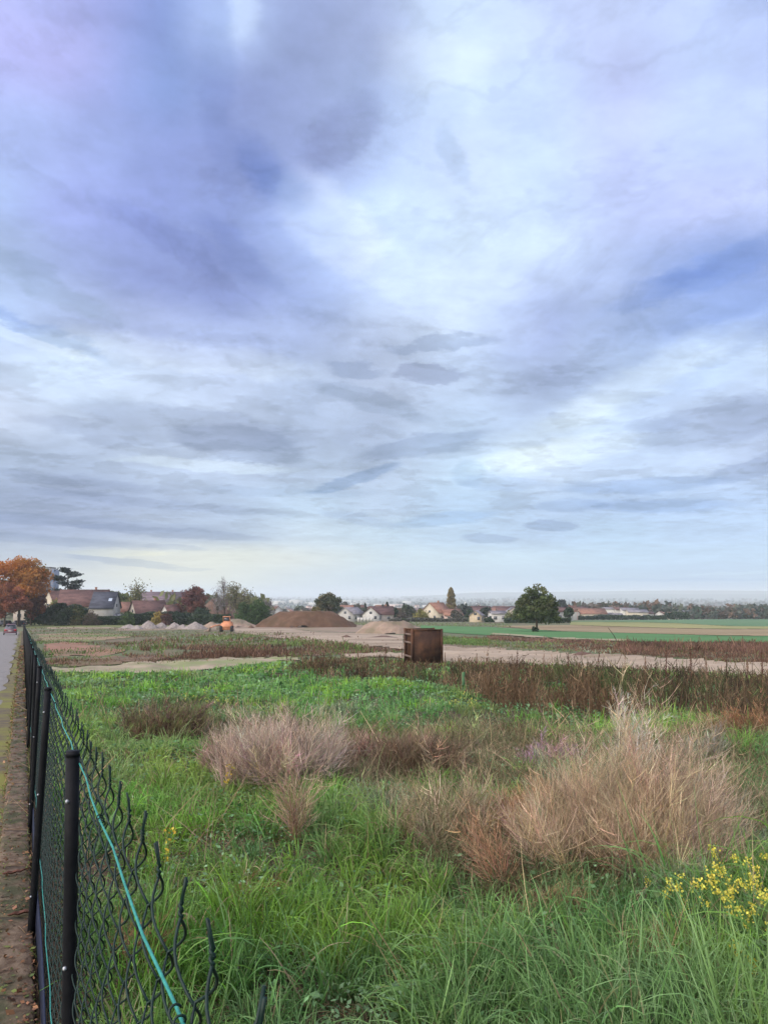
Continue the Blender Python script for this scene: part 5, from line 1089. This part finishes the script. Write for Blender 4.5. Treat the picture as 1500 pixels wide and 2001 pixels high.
# hamlet on the right
ham = [(1118, 440, 9, 8, 4.2, 2.6, 70, M_white, M_ror, 'white house at the left end of the far hamlet'), (1134, 446, 9, 7, 4.2, 3.0, 20, M_taupe, M_rbr, 'brown gabled house second in the far hamlet'), (1155, 440, 15, 8, 3.4, 2.8, 5, M_cream, M_ror, 'long cream house with orange roof in the far hamlet'), (1184, 445, 7, 6, 2.6, 1.2, 5, M_white, M_rgy, 'low white shed between orange roofed house and white block'),
 (1191, 452, 8, 8, 6.0, 1.0, 0, M_white, M_rgy, 'white two storey block in the far hamlet'), (1211, 450, 8, 7, 5.6, 1.4, 10, M_pale, M_rbr, 'pale tall house right of the white block'), (1228, 446, 10, 7, 5.2, 1.4, 5, M_white, M_rgy, 'wide white house in the middle of the far hamlet'), (1243, 440, 11, 7, 4.2, 1.4, 0, M_cream, M_rgy, 'wide cream house right of the middle of the far hamlet'), (1258, 448, 9, 6, 3.4, 1.2, 0, M_white, M_rbr, 'low white house near the right end of the far hamlet'),
 (1289, 452, 6, 5, 3.2, 1.6, 60, M_white, M_rbr, 'tiny white house before the brown trees at the hamlet end'), (1302, 452, 8, 6, 2.6, 1.6, 5, M_cream, M_ror, 'tiny cream house at the right end of the far hamlet'), (1331, 470, 10, 5, 4.6, 1.0, 0, M_white, M_rgy, 'lone white shed among dark trees right of the hamlet'), (1205, 436, 5, 4, 2.4, 1.0, 0, M_pale, M_rgy, 'small pale shed in front of the tall house')]
for (px, y, w, d, hw, hr, yw, wc, rc, lab) in ham: gable_house('house', at(px, y), y, w, d, hw, hr, R(yw), wc, rc, lab, chim=0, windows=((-.25, .55), (.25, .55)), gable_win=False)
hedge('hedge', 1100, 1300, 425, 2.2, 3, DG + [(.07, .09, .05)], 'ragged dark hedge in front of the far hamlet', 3000)
hedge('hedge', 1300, 1345, 435, 4, 4, DG, 'dark hedge right of the far hamlet', 900)

# scattered town beyond: one house and one tree of each kind, then copies
def copy_tree(o, parent=None):
    c = o.copy(); C.objects.link(c); c.parent = parent
    for ch in o.children: copy_tree(ch, c)
    return c
LAND = ((500, 'right of the green thicket'), (590, 'above the reddish spoil heap'), (650, 'behind the broad dark green tree'), (710, 'above the white hoarding'), (765, 'above the brown roofed bungalow'), (822, 'above the yellow willow'), (881, 'beside the tall poplar'), (940, 'above the small ochre house'), (1000, 'left of the lone field tree'), (1060, 'behind the lone field tree'), (1120, 'over the left end of the far hamlet'), (1200, 'over the middle of the far hamlet'), (1290, 'over the right end of the far hamlet'), (1380, 'over the near end of the long woods'), (1460, 'over the far end of the long woods'))
NTH = ['nearest', 'second nearest', 'third nearest', 'fourth nearest', 'fifth nearest', 'sixth nearest', 'seventh nearest', 'eighth nearest', 'ninth nearest', 'tenth nearest'] + ['%dth nearest' % q for q in range(11, 60)]
def name_town(lst):
    seen = {}
    for kind_, px_, y_, o in sorted(lst, key=lambda t_: t_[2]):
        lm = min(LAND, key=lambda t_: abs(t_[0] - px_))[1]; k_ = (kind_, lm); n_ = seen.get(k_, 0); seen[k_] = n_ + 1
        o['label'] = '%s %s in the town %s' % (NTH[n_], kind_, lm)
protos = []
for k, (wc, rc, lab, w, d, hw, hr) in enumerate(((M_white, M_ror, 'white house with orange roof in the distant town', 12, 8, 4.5, 2.8), (M_cream, M_rbr, 'cream house with brown roof in the distant town', 11, 8, 4, 3), (M_pink, M_ror, 'pinkish house with orange roof in the distant town', 13, 9, 5, 2.8), (M_taupe, M_rgy, 'grey brown house with grey roof in the distant town', 12, 8, 4, 2.6))):
    protos.append(gable_house('town_house', 0, 600, w, d, hw, hr, 0, wc, rc, lab, chim=0, group=lab.replace(' house ', ' houses ', 1), windows=((-.25, .5), (.25, .5)), gable_win=False))
townl = []; used = set(); hr_ = np.random.default_rng(21)
def town_spot(lo=330, hi=2300):
    y = lo * (hi / lo) ** (hr_.random() ** 1.1); pxx = hr_.uniform(505, 1120 if y < 700 else 1500); return pxx, y
for k in range(190):
    px_, y_ = town_spot(400, 2200)
    if px_ > 1115 and y_ < 800: continue
    o = protos[k % 4] if (k % 4) not in used else copy_tree(protos[k % 4]); used.add(k % 4)
    x_ = at(px_, y_); o.location = (x_, y_, float(T(x_, y_))); o.rotation_euler.z = hr_.random() * 3.14; townl.append((('white house', 'cream house', 'pink house', 'taupe house')[k % 4], px_, y_, o))
name_town(townl)
tp = [tree('town_tree', 800, 600, 9, 8, [(.06, .08, .05), (.08, .09, .05)], 'round green tree in the distant town', 'round', n=420, group='round green trees in the distant town', leaf=1.1),
      tree('town_tree', 800, 600, 10, 6, DG, 'dark conifer in the distant town', 'conifer', n=420, group='dark conifers in the distant town', leaf=1.0),
      tree('town_tree', 800, 600, 8, 8, [(.14, .09, .05), (.11, .08, .05)], 'brown autumn tree in the distant town', 'round', n=420, group='brown autumn trees in the distant town', leaf=1.1),
      tree('town_tree', 800, 600, 11, 7, [(.09, .09, .07)], 'grey thin tree in the distant town', 'round', n=300, group='grey thin trees in the distant town', leaf=1.0)]
townt = []; usedt = set()
for k in range(190):
    px_, y_ = town_spot(380, 2600)
    if px_ > 1115 and y_ < 700: continue
    j = int(hr_.integers(0, 4)); o = tp[j] if j not in usedt else copy_tree(tp[j]); usedt.add(j)
    x_ = at(px_, y_); s = .45 + .5 * hr_.random(); o.location = (x_, y_, float(T(x_, y_))); o.scale = (s, s, s * (.85 + .3 * hr_.random())); o.rotation_euler.z = hr_.random() * 6.28; townt.append((('round green tree', 'dark conifer', 'brown autumn tree', 'grey thin tree')[j], px_, y_, o))
name_town(townt)
# long white sheds and blocks in the plain
def shed(px, row, y, wpx, hpx, label, col=None, name='warehouse'):
    y = float(ground([px], [row + hpx + 1.0])[0, 1]); x = at(px, y); w = wpx / F * y; zt = float(CAMZ + (HOR - row) / F * y); z0 = float(T(x, y)); h = max(zt - z0, 3)
    h = min(h, 26); e = empty(name, (x, y, zt - h), R(hr_.uniform(-8, 8))); tag(e, label, 'warehouse' if name == 'warehouse' else 'building')
    b = MB(); b.box(-w / 2, w / 2, -w * .3, w * .3, -12, h - .8); b.build('wall', col or M_white, e)
    b = MB(); b.prism([(-w * .31, h - .8), (w * .31, h - .8), (0, h)], 'x', -w / 2 - .3, w / 2 + .3); b.build('roof', M_roofw, e)
    b = MB()
    for q in range(5): b.box(-w * .42 + q * w * .19, -w * .42 + q * w * .19 + w * .10, -w * .3 - .05, -w * .3 - .02, 1, min(4.5, h - 2))
    b.build('door', M_rgy, e)
M_roofw = mat_noise('white_sheet_roof', (.55, .55, .53), (.66, .66, .64), .2, .6)
for (px, row, y, w, h, lab) in ((703, 1178, 1000, 36, 5, 'long white warehouse above the pale grey gabled house'), (742, 1180, 1100, 24, 5, 'low pale warehouse right of the long white one'), (771, 1180, 1000, 36, 6, 'pale pink warehouse above the brown bungalow'), (795, 1174, 1500, 18, 5, 'bright white tall hall standing over the town'), (578, 1172, 1400, 26, 8, 'grey blocky hall above the spoil heap'),
  (610, 1177, 1500, 30, 6, 'white hall left of the dark green tree'), (545, 1174, 1600, 26, 8, 'pale hall right of the green thicket'), (983, 1186, 620, 40, 5, 'long white roofed hall left of the lone field tree'), (909, 1176, 1300, 4, 9, 'narrow white tower right of the poplar'), (1135, 1183, 1900, 24, 3, 'thin white hall right of the lone tree crown'), (1265, 1184, 1300, 18, 3, 'thin white hall over the hamlet trees'), (1283, 1185, 1100, 10, 5, 'bright small white hall over the brown trees'), (838, 1182, 1500, 24, 3, 'faint white hall left of the poplar'), (925, 1179, 1700, 22, 3, 'faint hall right of the narrow white tower'), (690, 1173, 2600, 60, 3, 'faint long hall at the foot of the plain'), (1450, 1182, 2600, 50, 3, 'faint white hall far right in the plain'), (1210, 1177, 3200, 60, 3, 'faint long pale hall in the misty plain')):
    shed(px, row, y, w, h, lab, M_pink if 'pink' in lab else None)

# far woods
def woods(name, px0, px1, y0, y1, n, h, cols, label, thr=.0, seed=3):
    g = np.random.default_rng(seed); b = MB()
    pxs = g.uniform(px0, px1, n); yy = y0 * (y1 / y0) ** g.random(n); r = ray(pxs, 1190.0 + 0 * pxs); x = r[:, 0] / r[:, 1] * yy
    k = fbm(x * .004, yy * .004, seed) > thr; x, yy = x[k], yy[k]; m = len(x); hh = h * (.5 + .8 * g.random(m)); T0 = T(x, yy)
    q = 26; ang = unit(g.normal(size=(m, q, 3))); rad = g.random((m, q, 1)) ** .5
    P = np.stack([x, yy, T0 + hh * .55], -1)[:, None] + ang * rad * np.stack([hh * .5, hh * .5, hh * .48], -1)[:, None]
    cc = np.array(cols)[g.integers(0, len(cols), m)] * np.exp(g.normal(0, .15, (m, 1)))
    leaves(b, P.reshape(-1, 3), np.repeat(np.maximum(hh * .24, .0011 * yy), q), np.repeat(cc, q, 0) * np.exp(g.normal(0, .12, (m * q, 1))))
    o = b.build(name, M_leaf); tag(o, label, 'woods', kind='stuff')
WC = [(.06, .08, .06), (.08, .09, .065), (.11, .09, .07), (.07, .085, .07)]
woods('near_woods', 1235, 1640, 455, 640, 620, 7.5, WC + [(.13, .085, .06)], 'belt of blue green and brown trees behind the far crop field')
woods('hamlet_trees', 1110, 1320, 465, 640, 260, 9, [(.13, .08, .05), (.06, .07, .05), (.10, .08, .06)], 'brownish trees massed behind the far hamlet', seed=8)
woods('town_woods', 500, 1110, 600, 2500, 700, 7, WC, 'trees massed between the roofs of the distant town', .52, 5)
woods('plain_woods', 420, 1700, 1500, 4200, 2000, 11, WC, 'dark strips of woodland across the misty plain', .50, 6)
woods('far_plain_woods', 380, 1700, 4200, 10500, 1500, 16, WC, 'faint woodland strips at the end of the plain', .52, 7)
woods('left_woods', -80, 520, 300, 560, 260, 9, WC + OLV, 'trees massed behind the left houses', .42, 9)

# haze
hz = MB(); hz.box(-15500, 15500, -500, 15000, -60, 66)
M_hz = bpy.data.materials.new('haze_air'); M_hz.use_nodes = True; n_ = M_hz.node_tree.nodes; n_.remove(n_['Principled BSDF'])
pv = n_.new('ShaderNodeVolumePrincipled'); pv.inputs['Density'].default_value = .0002; pv.inputs['Color'].default_value = (.74, .82, .86, 1); pv.inputs['Anisotropy'].default_value = .0
M_hz.node_tree.links.new(pv.outputs[0], n_['Material Output'].inputs['Volume'])
ho = hz.build('haze', M_hz); tag(ho, 'thin bluish autumn haze over the plain', kind='stuff')
